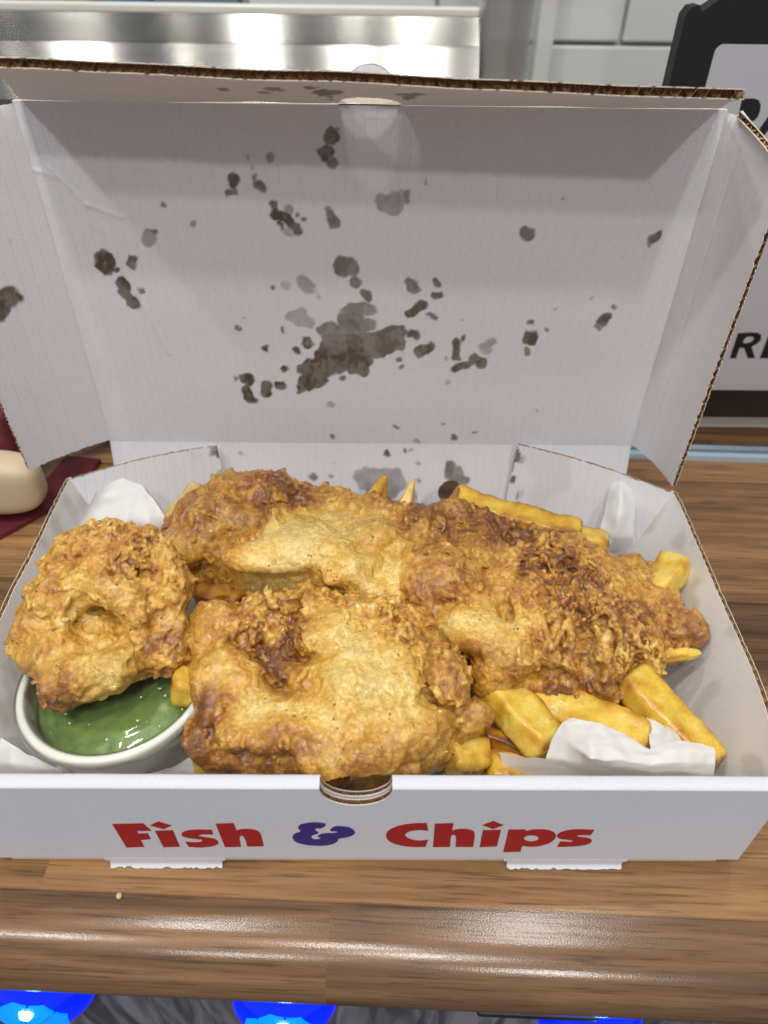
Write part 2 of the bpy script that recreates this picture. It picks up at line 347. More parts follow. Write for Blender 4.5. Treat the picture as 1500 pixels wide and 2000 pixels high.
def make_led(u, z, lab):
    e = empty('blue_dome_lamp', cw(u, PV, z), CY); base = np.array(e.location)
    bz, bf = lathe([(LR-.001, -.002), (LR+.0018, -.001), (LR+.0022, .0015), (LR+.0005, .003), (LR-.001, .003)], 40)
    obj('bezel', lz(np.array(bz))+base, bf, M_bezel, e)
    obj('lens', lz(np.array(lv))+base, lf, M_lens, e)
    for k in range(8):                                                     # moulded facets proud of the lens
        a = 2*math.pi*k/8+.2; r0, r1 = .0030, .0150
        P = []
        for (r, da) in ((r0, -.36), (r1, -.36), (r1*1.07, 0), (r1, .36), (r0, .36)):
            zz = .0175*math.sqrt(max(0, 1-(r/LR)**2))+.0011; P.append((r*math.cos(a+da), r*math.sin(a+da), zz))
        Q = [(x*.97, y*.97, z_-.003) for x, y, z_ in P]
        f = [[0, 1, 2, 3, 4]]+[[i, i+5, (i+1) % 5+5, (i+1) % 5] for i in range(5)]
        obj('lens_facet', lz(np.array(P+Q))+base, f, M_cell, e, False)
    dv, df = lathe([(1e-5, .0012), (.002, .001), (.003, -.001)], 20); dv = np.array(dv)+np.array([.002, .0105, .0158])
    obj('led', lz(dv)+base, df, M_core_led, e)
    tag(e, lab, 'lamp', 'blue lamps under the counter edge'); return e
for px_, lab in ((62, 'glowing blue dome lamp below the end of the box nearer the green pot'),
                 (552, 'glowing blue dome lamp below the box between its two printed words'),
                 (1150, 'glowing blue dome lamp beside the dark metal bracket')):
    p = at(px_, 1975, -.066); make_led((p[0]*cc_+p[1]*cs_), -.063, lab)
M_dark = plain('dark_bracket', (.03, .03, .035), .45, .3)
pb = at(1060, 1984, -.04); br = empty('metal_bracket', cw(pb[0], PV-.006, -.045), CY)
bevel_box('plate', np.array(br.location)+np.array([0, 0, .006]), (.046, .012, .004), .001, M_dark, br)
bevel_box('upright', np.array(br.location)+np.array([0, .004, -.005]), (.046, .004, .02), .001, M_dark, br)
for sx_ in (-.012, .012):
    sv, sf = lathe([(1e-5, .0085), (.0025, .0083), (.003, .0075), (.003, .006)], 12)
    obj('screw', np.array(sv)+np.array(br.location)+np.array([sx_, -.002, 0]), sf, plain('screw', (.1, .1, .1), .35, .8), br)
tag(br, 'dark metal bracket with screws under the counter edge', 'bracket')

# ------------------------------------------------------------------ corrugated board
def board(name, G, t, parent, mats, flip=1, edges='', jag=.0, stain=None, cut=None, pitch=.0047):
    """G: grid (n, m, 3) of the inner face; the outer face lies t behind it. Edges named in `edges` show their flutes."""
    n, m = G.shape[:2]
    du = np.gradient(G, axis=0); dv = np.gradient(G, axis=1); nn = np.cross(du, dv); nn /= np.linalg.norm(nn, axis=2, keepdims=True)+1e-12
    nn *= flip; G = G.copy()
    bl = {'u0': [(0, j) for j in range(m)], 'u1': [(n-1, j) for j in range(m)], 'v0': [(i, 0) for i in range(n)], 'v1': [(i, m-1) for i in range(n)]}
    ins = {'u0': lambda i, j: G[1, j]-G[0, j], 'u1': lambda i, j: G[n-2, j]-G[n-1, j], 'v0': lambda i, j: G[i, 1]-G[i, 0], 'v1': lambda i, j: G[i, m-2]-G[i, m-1]}
    Gi, Go = G.copy(), G-nn*t
    for e in edges.split():
        for (i, j) in bl[e]:
            d = ins[e](i, j); d /= np.linalg.norm(d)+1e-12
            Gi[i, j] += d*jag*max(0, RNG.normal(.3, .8)); Go[i, j] += d*jag*max(0, RNG.normal(.3, .8))
    verts = np.concatenate([Gi.reshape(-1, 3), Go.reshape(-1, 3)]); NV = n*m
    ii, jj = np.meshgrid(np.arange(n-1), np.arange(m-1), indexing='ij'); a = (ii*m+jj).ravel()
    q = np.stack([a, a+m, a+m+1, a+1], 1)
    if cut is not None:
        cen = G.reshape(-1, 3)[q].mean(1); keep = ~cut(cen); q = q[keep]
    if flip < 0: q = q[:, ::-1]
    faces = q.tolist()+(q[:, ::-1]+NV).tolist(); mi = [0]*len(q)+[1]*len(q); extra = []
    for e, lst in bl.items():
        ids = [i*m+j for i, j in lst]
        if e in edges.split():
            b0 = NV*2+len(extra)
            for (i, j) in lst:
                d = ins[e](i, j); d /= np.linalg.norm(d)+1e-12
                extra += [Gi[i, j]-nn[i, j]*.00035, Gi[i, j]-nn[i, j]*.00035+d*.0028, Go[i, j]+nn[i, j]*.00035+d*.0028, Go[i, j]+nn[i, j]*.00035]
            for k in range(len(ids)-1):
                c0, c1 = b0+4*k, b0+4*k+4
                faces += [[ids[k], ids[k+1], c1, c0], [c0, c1, c1+1, c0+1], [c0+1, c1+1, c1+2, c0+2], [c0+2, c1+2, c1+3, c0+3], [c0+3, c1+3, ids[k+1]+NV, ids[k]+NV]]
                mi += [2, 3, 3, 3, 2]
        else:
            for k in range(len(ids)-1): faces.append([ids[k], ids[k+1], ids[k+1]+NV, ids[k]+NV]); mi.append(2)
    V = np.concatenate([verts, np.array(extra).reshape(-1, 3)]) if extra else verts
    st = np.zeros(len(V), np.float32)
    if stain is not None: st[:NV] = stain(G.reshape(-1, 3))
    o = obj(name, V, faces, [mats[0], mats[1], M_lip, M_core], parent, True, {'stain': st}, mi)
    bme = bmesh.new(); bme.from_mesh(o.data)
    loose = [v for v in bme.verts if not v.link_faces]; bmesh.ops.delete(bme, geom=loose, context='VERTS')
    for ed in bme.edges:
        if len(ed.link_faces) == 2 and ed.calc_face_angle(0) > .6: ed.smooth = False
    bme.to_mesh(o.data); bme.free()
    for e in edges.split():
        lst = bl[e]; P = np.array([G[i, j] for i, j in lst]); NNn = np.array([nn[i, j] for i, j in lst]); Dn = np.array([ins[e](i, j) for i, j in lst])
        Dn /= np.linalg.norm(Dn, axis=1, keepdims=True); s = np.r_[0, np.cumsum(np.linalg.norm(np.diff(P, axis=0), axis=1))]
        ss = np.arange(0, s[-1], pitch/14); I = lambda A: np.stack([np.interp(ss, s, A[:, k]) for k in range(3)], 1)
        P2, N2, D2 = I(P), I(NNn), I(Dn); ph = 2*math.pi*ss/pitch+fbm(np.c_[ss*60, ss*0, ss*0], 2)*1.1
        w = (-t/2+(t/2-.0003)*np.sin(ph))[:, None]; jg = (.0003+.0004*np.abs(perlin(np.c_[ss*400, ss*0+.3, ss*0], 4)))[:, None]
        V2 = np.concatenate([P2+N2*w+D2*jg, P2+N2*w+D2*.0027]); k = len(ss)
        obj('flute', V2-np.array(parent.location), [[i, i+1, i+1+k, i+k] for i in range(k-1)], M_flute, o)
    return o
def ruled(A, B, m, n=None):
    """grid between two polylines resampled to n columns, m rows"""
    A, B = np.array(A, float), np.array(B, float)
    def rs(P):
        s = np.r_[0, np.cumsum(np.linalg.norm(np.diff(P, axis=0), axis=1))]; s /= s[-1]; x = np.linspace(0, 1, n)
        return np.stack([np.interp(x, s, P[:, k]) for k in range(3)], 1)
    A, B = rs(A), rs(B); v = np.linspace(0, 1, m)[None, :, None]
    return A[:, None]*(1-v)+B[:, None]*v

# grease stains: capsules in photograph pixels moved onto the panel they lie on
def stain_fn(blobs, proj, gain=1.):
    S = [(proj(a, b), proj(c, d), r, k) for a, b, c, d, r, k in blobs]
    def f(P):
        nz = fbm(P*110, 2, 2); n2 = fbm(P*420, 2, 8); P = warp(warp(P.astype(np.float32), 210, .0016, 40), 620, .00045, 50); out = np.zeros(len(P), np.float32)
        for A, B, r, k in S:
            lo_, hi_ = np.minimum(A, B)-r*1.3-.001, np.maximum(A, B)+r*1.3+.001; k_ = np.nonzero((P[:, 0] > lo_[0]) & (P[:, 0] < hi_[0]) & (P[:, 2] > lo_[2]) & (P[:, 2] < hi_[2]))[0]
            if not len(k_): continue
            AB = B-A; l = AB@AB+1e-12; Q = P[k_]; h = np.clip(((Q-A)@AB)/l, 0, 1); d = np.linalg.norm(Q-A-h[:, None]*AB, axis=1)
            e = (1-sstep(-.0006, .0007, d-r*(1+.12*nz[k_])))*(.84+.16*sstep(-.4, .4, nz[k_]+.6*n2[k_]))
            out[k_] = np.maximum(out[k_], e*k)
        return np.clip(out*gain*1.06, 0, 1)
    return f
WB, D, HB, LH, T = .2875, .2017, .054, .165, .0023
W2 = WB/2
def c5(x, y): return 400+.4*x, 400+.4*y
LIDB = []                                                    # x0 y0 x1 y1 radius(px) strength
def sb(x0, y0, x1, y1, r, k=.85, c=c5): LIDB.append((*c(x0, y0), *c(x1, y1), r*.4, k))
for a in ((700, 520, 800, 510, 34, .7), (680, 560, 800, 590, 36, .75), (590, 610, 720, 640, 40, .75), (740, 560, 770, 600, 40, .8), (620, 680, 800, 680, 60, .85),
          (600, 740, 760, 760, 66, .92), (520, 800, 640, 780, 60, .95), (490, 870, 560, 850, 46, .95), (480, 895, 470, 915, 16, .9), (470, 800, 500, 790, 26, .95), (770, 800, 720, 790, 44, .92), (860, 650, 930, 640, 46, .85),
          (900, 620, 960, 615, 26, .85), (880, 700, 950, 680, 34, .85), (800, 730, 860, 730, 30, .85), (815, 580, 815, 590, 28, .7), (430, 550, 510, 570, 32, .45), (470, 540, 480, 570, 36, .45),
          (670, 300, 710, 310, 44, .8), (735, 370, 742, 385, 24, .8), (787, 440, 790, 445, 25, .8), (1005, 380, 1025, 410, 26, .8), (1130, 380, 1132, 382, 18, .9), (1134, 443, 1136, 444, 22, .85),
          (1000, 530, 1060, 490, 24, .9), (1095, 540, 1118, 552, 15, .9), (1005, 630, 1030, 635, 24, .9), (1045, 720, 1095, 695, 32, .9), (1228, 670, 1228, 750, 22, .92), (1260, 655, 1268, 650, 14, .9),
          (1225, 800, 1300, 770, 22, .92), (1320, 750, 1345, 770, 34, .92), (1365, 690, 1400, 670, 20, .5), (1350, 690, 1390, 720, 16, .45), (945, 755, 955, 752, 12, .9), (965, 795, 970, 790, 13, .85),
          (500, 670, 505, 680, 28, .9), (450, 705, 452, 712, 17, .9), (295, 700, 300, 696, 17, .95), (385, 803, 392, 804, 18, .95), (668, 848, 670, 848, 15, .85), (200, 850, 215, 855, 32, .95),
          (205, 900, 225, 950, 28, .95), (150, 850, 155, 850, 10, .9), (300, 880, 300, 920, 26, .95), (360, 880, 370, 885, 27, .95), (160, 600, 163, 600, 17, .85), (190, 555, 191, 556, 8, .7), (385, 615, 388, 615, 11, .8),
          (335, 405, 337, 405, 12, .8), (400, 395, 402, 400, 20, .35), (480, 380, 510, 410, 30, .5), (550, 430, 555, 450, 16, .4), (610, 970, 620, 975, 16, .5), (1175, 868, 1180, 868, 14, .4), (1185, 745, 1186, 745, 10, .5),
          (940, 1085, 942, 1087, 13, .9), (1165, 1070, 1166, 1070, 6, .8), (1255, 565, 1256, 565, 6, .7), (335, 0, 340, 20, 17, .9), (340, 45, 400, 70, 24, .95), (400, 75, 450, 115, 26, .95), (355, 95, 375, 110, 12, .9),
          (485, 72, 487, 73, 15, .9), (460, 45, 461, 47, 9, .8), (410, 20, 412, 35, 18, .55), (615, 50, 630, 85, 24, .8), (600, 20, 610, 50, 12, .7), (870, -10, 930, 10, 36, .55), (995, -5, 996, -4, 8, .7), (400, 130, 415, 140, 12, .45)): sb(*a)
cp_ = lambda x, y: (x, y)
for a in ((643, 264, 644, 266, 12, .9), (635, 298, 637, 297, 13, .9), (650, 316, 651, 317, 8, .8), (655, 254, 660, 250, 3, .7), (454, 351, 455, 353, 11, .9), (448, 378, 458, 372, 6, .8), (505, 362, 512, 369, 10, .85), (500, 345, 501, 347, 4, .8),
          (527, 307, 528, 308, 8, .6), (791, 378, 795, 392, 7, .75), (785, 370, 786, 372, 5, .7), (755, 395, 775, 390, 14, .55), (830, 352, 831, 353, 4, .6), (1029, 456, 1030, 458, 12, .9), (1272, 470, 1285, 462, 8, .95), (1265, 478, 1267, 480, 5, .8),
          (204, 505, 206, 520, 16, .95), (258, 505, 257, 515, 9, .85), (226, 526, 227, 526, 5, .9), (238, 555, 245, 560, 12, .95), (245, 575, 262, 590, 13, .95), (276, 567, 277, 567, 5, .9), (288, 470, 293, 462, 13, .6), (300, 455, 301, 456, 6, .8), (316, 400, 317, 402, 4, .8), (377, 436, 378, 438, 5, .6),
          (1034, 658, 1036, 662, 13, .92), (1036, 630, 1037, 628, 6, .8), (1028, 685, 1030, 687, 7, .85), (1176, 628, 1182, 620, 10, .9), (1168, 640, 1169, 642, 5, .7), (1198, 598, 1199, 599, 5, .7), (1065, 640, 1066, 641, 4, .7), (1098, 388, 1099, 388, 3, .5), (1152, 581, 1153, 581, 3, .7),
          (1085, 600, 1086, 600, 3, .6), (1048, 802, 1049, 803, 3, .6), (650, 852, 651, 853, 5, .8), (775, 833, 776, 834, 5, .9), (885, 852, 888, 853, 6, .9), (810, 862, 815, 863, 6, .5), (925, 845, 926, 845, 4, .7), (480, 310, 482, 312, 3, .5), (492, 328, 493, 330, 3, .6)): sb(*a[:4], a[4]/.4, a[5], cp_)
PXM = 1/4400.                                                              # metres per pixel on the lid, about
LIDB = [(a, b, c, d, r*PXM*1.12, k) for a, b, c, d, r, k in LIDB]
lid_stain = stain_fn(LIDB, lambda x, y: aty(x, y, D))
BWB = [(878, 905, 880, 925, 9, .8), (880, 930, 905, 940, 11, .75), (893, 918, 896, 922, 9, .7), (720, 935, 770, 940, 26, .55), (735, 960, 760, 955, 22, .6), (755, 885, 756, 886, 6, .9), (790, 880, 791, 881, 5, .8), (650, 905, 651, 906, 4, .6),
       (610, 932, 612, 933, 8, .8), (645, 928, 646, 929, 4, .7), (700, 925, 702, 940, 9, .5), (815, 905, 816, 905, 5, .6), (820, 940, 821, 940, 6, .6), (805, 880, 806, 880, 3, .7), (468, 880, 470, 884, 4, .5), (805, 960, 808, 975, 7, .5)]
def on_back(x, y):                                                         # point of the leaning back wall
    Y = D
    for _ in range(6): p = aty(x, y, Y); Y = D-.016*(HB-p[2])/(HB+.003)
    return aty(x, y, Y)
back_stain = stain_fn([(a, b, c, d, r*PXM*1.25, k) for a, b, c, d, r, k in BWB], on_back)

box = empty('takeaway_box', (0, 0, 0))
tag(box, 'open white corrugated cardboard takeaway box printed with red and blue lettering', 'box')
# floor
board('floor_panel', ruled([(-W2+.006, .002, -.0015), (W2-.006, .002, -.0015)], [(-W2+.006, D-.012, -.0015), (W2-.006, D-.012, -.0015)], 40, 60), .003, box, (M_in_y, M_out))
# front wall: outer board, rolled top, inner board, all with the thumb notch
nc = aty(695, 1541, 0)[0]; nr = .0123
def front_grid(y, z1, m=14, off=0):
    xs = np.unique(np.r_[np.linspace(-W2, W2, 60), np.linspace(nc-nr*1.01, nc+nr*1.01, 41)]); G = np.zeros((len(xs), m, 3))
    for i, x in enumerate(xs):
        d = nr**2-(x-nc)**2; zt = z1-(math.sqrt(max(d, 0))*.88 if d > 0 else 0)
        cz = min(1, (W2-x)/.011) if x > W2-.011 else 1
        z0 = .0014+(1-cz)*.016*(y < .001)
        for j, v in enumerate(np.linspace(0, 1, m)): G[i, j] = (x, y, z0+(zt-z0)*v)
    return G
G = front_grid(.0023, HB-.0004); board('front_wall', G, .0023, box, (M_out, M_out), 1 if np.cross(G[1, 0]-G[0, 0], G[0, 1]-G[0, 0])[1] > 0 else -1, 'v1', .0001)
G = front_grid(.0053, HB-.0004); board('inner_front_wall', G, .0020, box, (M_in_y, M_in_y), 1 if np.cross(G[1, 0]-G[0, 0], G[0, 1]-G[0, 0])[1] > 0 else -1, 'v1', .0001)
for x0, x1 in ((-W2-.002, nc-nr), (nc+nr, W2+.002)):                       # rolled top edge on either side of the notch
    P = []
    for x in np.linspace(x0, x1, 30):
        for a in np.linspace(-.25, math.pi+.25, 13): P.append((x, .00265-.00275*math.cos(a), HB-.0006+.0012*math.sin(a)))
    P = np.array(P); F = [[i*13+j, (i+1)*13+j, (i+1)*13+j+1, i*13+j+1] for i in range(29) for j in range(12)]
    P[:, 2] += .00015*perlin(np.c_[P[:, 0]*90, P[:, 1]*90, P[:, 0]*0], 2)
    obj('rolled_edge', P, F, M_out, box, True, {'stain': np.zeros(len(P))})
for x0, x1 in ((at(212, 1694, ZC)[0], at(440, 1694, ZC)[0]), (at(984, 1694, ZC)[0], at(1217, 1694, ZC)[0])):   # locking tabs poking out below
    xs = np.linspace(x0+.001, x1-.001, 40); G = np.zeros((40, 12, 3))
    for i, x in enumerate(xs):
        e = min(i, 39-i)
        for j, v in enumerate(np.linspace(0, 1, 12)):
            k = max(0., (v-.72)/.28); G[i, j] = (x+(.0016*(1 if i else -1) if e == 0 and v < .35 else 0), -.0001-.0002*v-.0014*k*k, .0013-.0052*v)
    board('locking_tab', G, .0011, box, (M_out, M_out), 1 if np.cross(G[1, 0]-G[0, 0], G[0, 1]-G[0, 0])[1] < 0 else -1, 'v1', .0005, pitch=.003)
# side walls
RT = [at(1532, 1514, HB)]+[at(x, y, HB) for x, y in ((1489, 1354), (1467, 1301), (1436, 1236), (1411, 1180), (1383, 1115), (1352, 1043), (1326, 978), (1312, 957))]
LT = [np.array([-W2-.0015, .004, HB])]+[at(x, y, HB) for x, y in ((0, 1200), (28, 1148), (65, 1085), (93, 1022), (115, 972), (138, 931))]
def smooth_poly(P, k=4):
    P = np.array(P)
    for _ in range(k):
        Q = P.copy(); Q[1:-1] = .25*P[:-2]+.5*P[1:-1]+.25*P[2:]; P = Q
    return P
def wall_stain(P): return (sstep(.15, .5, fbm(P*42, 3, 5)+.18*(1-np.clip((P[:, 2]-.004)/.04, 0, 1)))*.42).astype(np.float32)
for nm, top, sx_ in (('side_wall', RT, 1), ('side_wall', LT, -1)):
    top = smooth_poly(top, 1); bot = [(sx_*(W2-.0115), p[1]*1.0, -.003) for p in top]
    G = ruled(bot, top, 30, 90); n_ = np.cross(G[1, 0]-G[0, 0], G[0, 1]-G[0, 0])
    board(nm, G, .0028, box, (M_in_y, M_out), 1 if n_[0]*sx_ < 0 else -1, 'v1', .00025, wall_stain)
# back wall with its two vent holes
HOLES = [(on_back(880, 962), .0072), (on_back(565, 966), .0072)]
G = ruled([(-W2, D-.016, -.003), (W2, D-.016, -.003)], [(-W2, D, HB), (W2, D, HB)], 64, 340)
for c, r in HOLES:
    d = G-c; d[..., 1] = 0; l = np.linalg.norm(d, axis=2); near = np.abs(l-r) < .0006
    yy = G[near][:, 1]; G[near] = c*[1, 0, 1]+d[near]/l[near][:, None]*r; G[near, 1] = yy
cutf = lambda P: np.any([np.linalg.norm((P-c)*[1, 0, 1], axis=1) < r*.985 for c, r in HOLES], axis=0)
board('back_wall', G, T, box, (M_in, M_out), 1 if np.cross(G[1, 0]-G[0, 0], G[0, 1]-G[0, 0])[1] < 0 else -1, '', 0, back_stain, cutf)
# corner flaps folded in from the side walls, standing a little away from the back wall
for A, B in ((RT[-1], aty(1010, 868, D-.006)), (LT[-1], aty(424, 871, D-.006))):
    A = np.array(A)+[0, -.002, -.0005]; B = np.array(B); s = 1 if A[0] > 0 else -1
    topl = [A+(B-A)*k+np.array([0, .0025*math.sin(k*math.pi), .0008*math.sin(k*math.pi)]) for k in np.linspace(0, 1, 12)]
    bot = [np.array([p[0]*.93, p[1]-.013, -.002]) for p in topl]
    G = ruled(bot, topl, 40, 70); n_ = np.cross(G[1, 0]-G[0, 0], G[0, 1]-G[0, 0])
    ed = lambda P, B=B: np.clip((1-sstep(.0, .006, np.abs(P[:, 0]-B[0])+.004*np.abs(fbm(P*300, 3, 4))-.0012))*(fbm(P*110, 2, 9) > .12)*.9+.10*sstep(.1, .4, fbm(P*30, 2)), 0, 1)
    board('corner_flap', G, T, box, (M_in, M_out), 1 if n_[1] < 0 else -1, 'v1 u1', .0003, ed)
# lid: panel, two side flaps, front flap, thumb tab
Z1 = HB+LH
G = ruled([(-W2, D, HB), (W2, D, HB)], [(-W2, D, Z1), (W2, D, Z1)], 290, 500)
G[..., 1] += .0007*fbm(G.reshape(-1, 3)*[14, 14, 14], 2, 3).reshape(G.shape[:2])*np.sin((G[..., 2]-HB)/LH*math.pi)
for (x0, y0), (x1, y1), amp in (((100, 330), (170, 400), .0004), ((170, 400), (240, 425), .00035), ((60, 330), (110, 345), .0003), ((200, 440), (330, 690), .0004)):   # creases
    A, B = aty(x0, y0, D), aty(x1, y1, D); P = G.reshape(-1, 3); AB = B-A; h = np.clip(((P-A)@AB)/(AB@AB), 0, 1); d = np.linalg.norm((P-A-h[:, None]*AB)*[1, 0, 1], axis=1)
    G[..., 1] -= (amp*np.exp(-(d/.0011)**2)).reshape(G.shape[:2])
fl = lambda G, ax, s: 1 if np.cross(G[1, 0]-G[0, 0], G[0, 1]-G[0, 0])[ax]*s > 0 else -1
board('lid_panel', G, T, box, (M_in, M_out), fl(G, 1, -1), '', 0, lid_stain)
FSB = ([(0, 590, 22, 585, 22*PXM, .95), (0, 620, 8, 612, 14*PXM, .9), (67, 832, 68, 838, 4*PXM, .9), (20, 470, 21, 470, 3*PXM, .5)])
for s, cx, cy in ((1, 1312, 952), (-1, 57, 921)):
    c = at(cx, cy, HB+.0005); F0 = np.array([s*W2, D, HB]); d = (c-F0); dl = .6 if s > 0 else .8
    a0 = [F0, F0+d]; dt = d*1.08
    nrm = np.cross(d, [0, 0, 1.])
    def on_flap(x, y): q = ray(x, y); return CAM+q*((F0-CAM)@nrm)/(q@nrm)
    FS = stain_fn(FSB if s < 0 else [(1452, 640, 1452, 650, .0012, .25), (1432, 690, 1434, 700, .0014, .25), (1318, 800, 1319, 800, .0004, .5)], on_flap)
    rows = []
    for v in np.linspace(0, 1, 200):
        base = np.array([s*(W2-.0002), D, HB+.001+(LH-.002)*v])
        dd = (d*(1-v)+dt*v); w = 1.0 if v < .9 else 1-.85*((v-.9)/.1)**1.6
        rows.append([base+dd*w*k+np.array([s*.0022*math.sin(k*math.pi), 0, -.0005*k]) for k in np.linspace(0, 1, 60)])
    G = np.array(rows).transpose(1, 0, 2); n_ = np.cross(G[1, 0]-G[0, 0], G[0, 1]-G[0, 0])
    board('lid_side_flap', G, T, box, (M_in, M_out), 1 if n_[0]*s < 0 else -1, 'u1 v0 v1', .0004, FS)
FA = math.radians(17.6); FL = .049; hx = aty(722, 205, D)[0]
G = np.zeros((300, 44, 3))
for j, v in enumerate(np.linspace(0, 1, 44)):
    hw = (.1405*(1-v)+.1275*v)
    for i, u in enumerate(np.linspace(-1, 1, 300)):
        G[i, j] = (u*hw, D-FL*v*math.cos(FA)-.001, Z1+.0004+FL*v*math.sin(FA)+.0012*math.sin(v*3.1))
G[..., 2] += .0005*fbm(G.reshape(-1, 3)*[18, 18, 18], 2, 6).reshape(G.shape[:2])+.0035*(-G[..., 0]/.14)*((D-G[..., 1])/.045)
hole = lambda P: (np.hypot(P[:, 0]-hx, (D-P[:, 1])/math.cos(FA)) < .0128)
def flap_px(x, y):
    k = (205-y)/52.; p = aty(x, y, D-FL*k*math.cos(FA)); return np.array([p[0], D-FL*k*math.cos(FA), Z1+FL*k*math.sin(FA)])
def flap_stain(P):
    out = np.zeros(len(P), np.float32); n1 = fbm(P*420, 3, 4)
    for x0, x1, y, h, k in ((425, 452, 183, 4, .7), (500, 530, 186, 3, .6), (515, 555, 178, 5, .75), (590, 620, 173, 4, .8), (612, 655, 184, 9, .8), (640, 672, 182, 5, .8), (773, 800, 182, 3, .7), (785, 815, 186, 8, .75), (800, 832, 180, 4, .75), (640, 650, 196, 3, .5)):
        A, B = flap_px(x0, y), flap_px(x1, y); m = (A+B)/2; rx = abs(B[0]-A[0])/2; ry = h*.0009
        d = np.hypot((P[:, 0]-m[0])/rx, (P[:, 1]-m[1])/ry); out = np.maximum(out, (1-sstep(.85, 1.05, d+.5*n1))*k)
    return out
board('lid_front_flap', G, .0033, box, (M_in, M_out), fl(G, 2, -1), 'v1 u0 u1', .0009, flap_stain, hole)
tabv = []
for i in range(25):
    a = math.pi*i/24; tabv.append((hx+.0126*math.cos(a), D, Z1+.0005+.0135*math.sin(a)))
nt_ = len(tabv); TV = tabv+[(x, y+T, z) for x, y, z in tabv]
obj('thumb_tab', TV, [list(range(nt_)), list(range(2*nt_-1, nt_-1, -1))]+[[i, i+nt_, (i+1) % nt_+nt_, (i+1) % nt_] for i in range(nt_)], [M_out, M_core], box, False, {'stain': np.zeros(len(TV))}, [0, 0]+[1]*nt_)

# printed lettering on the front wall
def glyph(name, pts, fn, mat, smooth=0, holes=(), y=-.00012, root=box):
    def conv(P, k):
        P = np.array([fn(*p) for p in P], float)
        for _ in range(k): P = np.concatenate([np.stack([.75*P+.25*np.roll(P, -1, 0), .25*P+.75*np.roll(P, -1, 0)], 1).reshape(-1, 2)])
        return [aty(a, b, y) for a, b in P]
    bm = bmesh.new(); loops = [conv(pts, smooth)]+[conv(h, 2) for h in holes]
    for lp in loops:
        vs_ = [bm.verts.new(p) for p in lp]
        for i in range(len(vs_)): bm.edges.new((vs_[i], vs_[(i+1) % len(vs_)]))
    bmesh.ops.triangle_fill(bm, use_beauty=True, edges=bm.edges[:])
    r = bmesh.ops.extrude_face_region(bm, geom=bm.faces[:])
    bmesh.ops.translate(bm, vec=(0, .0001, 0), verts=[v for v in r['geom'] if isinstance(v, bmesh.types.BMVert)])
    bmesh.ops.recalc_face_normals(bm, faces=bm.faces[:])
    me = bpy.data.meshes.new(name); bm.to_mesh(me); bm.free(); me.materials.append(mat)
    o = bpy.data.objects.new(name, me); COL.objects.link(o); o.parent = root
    if root.type == 'EMPTY': o.matrix_parent_inverse = Matrix.Translation(-Vector(root.location))
    return o
g1 = lambda x, y: (180+.36*x, 1570+.36*y); g2 = lambda x, y: (540+.4533*x, 1570+.4533*y)
glyph('printed_letter', [(108, 110), (276, 106), (322, 147), (240, 148), (252, 162), (302, 160), (318, 192), (264, 197), (283, 234), (186, 238)], g1, M_red)
glyph('printed_letter', [(340, 147), (438, 143), (476, 233), (386, 236)], g1, M_red)
glyph('printed_dot', [(313, 118), (358, 96), (432, 118), (387, 138)], g1, M_red)
glyph('printed_letter', [(650, 141), (648, 141), (560, 139), (505, 146), (480, 162), (492, 180), (535, 189), (585, 193), (600, 199), (590, 207), (545, 209), (506, 206), (505, 206), (523, 234), (524, 234), (585, 238), (645, 233), (682, 222), (686, 204), (664, 188), (610, 181), (578, 175), (582, 168), (620, 166), (656, 168), (657, 168)], g1, M_red, 1)
glyph('printed_letter', [(668, 108), (668.5, 107.9), (767, 105), (767.4, 106), (783, 144), (784, 144), (815, 136), (870, 137), (905, 149), (916, 167), (932, 230), (931, 230.5), (842, 233), (841.5, 232), (826, 182), (813, 173), (797, 178), (808, 233), (807, 233.3), (721, 236), (720.5, 235)], g1, M_red, 1)
glyph('printed_ampersand', [(1275, 110), (1246, 135), (1214, 133), (1206, 143), (1226, 151), (1226, 163), (1195, 170), (1187, 182), (1203, 194), (1230, 192), (1244, 183), (1222, 182), (1224, 172), (1250, 160), (1327, 159), (1332, 150), (1283, 149), (1312, 122), (1350, 121), (1395, 127), (1425, 145), (1427, 163), (1395, 181), (1333, 189), (1334, 205), (1295, 224), (1230, 229), (1150, 223), (1100, 207), (1084, 183), (1097, 161), (1137, 150), (1115, 135), (1120, 118), (1145, 107), (1195, 100), (1240, 102)], g1, M_blue, 1)
glyph('printed_letter', [(648, 83), (647, 82.8), (600, 83), (530, 92), (482, 113), (469, 136), (482, 162), (525, 179), (585, 187), (641, 186), (642, 185), (654, 155), (653.5, 154.8), (610, 160), (567, 150), (550, 133), (570, 119), (612, 112), (653, 117), (654, 116)], g2, M_red, 1)
glyph('printed_letter', [(682, 86), (683, 85.9), (763, 83), (763, 84), (757, 115), (758, 115), (790, 107), (838, 110), (857, 125), (848, 186), (847, 186), (771, 186), (771, 185), (775, 141), (763, 132), (751, 138), (748, 186), (747, 186), (674, 187), (674, 186)], g2, M_red, 1)
glyph('printed_letter', [(889, 114), (968, 112), (950, 184), (875, 187)], g2, M_red)
glyph('printed_dot', [(886, 92), (935, 74), (979, 92), (934, 109)], g2, M_red)
glyph('printed_letter', [(1000, 111), (1001, 111), (1075, 111), (1075, 112), (1072, 118), (1110, 109), (1170, 111), (1203, 126), (1205, 146), (1180, 170), (1130, 184), (1085, 186), (1058, 180), (1052, 207), (1051, 207), (977, 209), (977, 208)], g2, M_red, 1,
      [[(1098+34*math.cos(a), 149+14*math.sin(a)) for a in np.linspace(0, 2*math.pi, 9)[:-1]]])
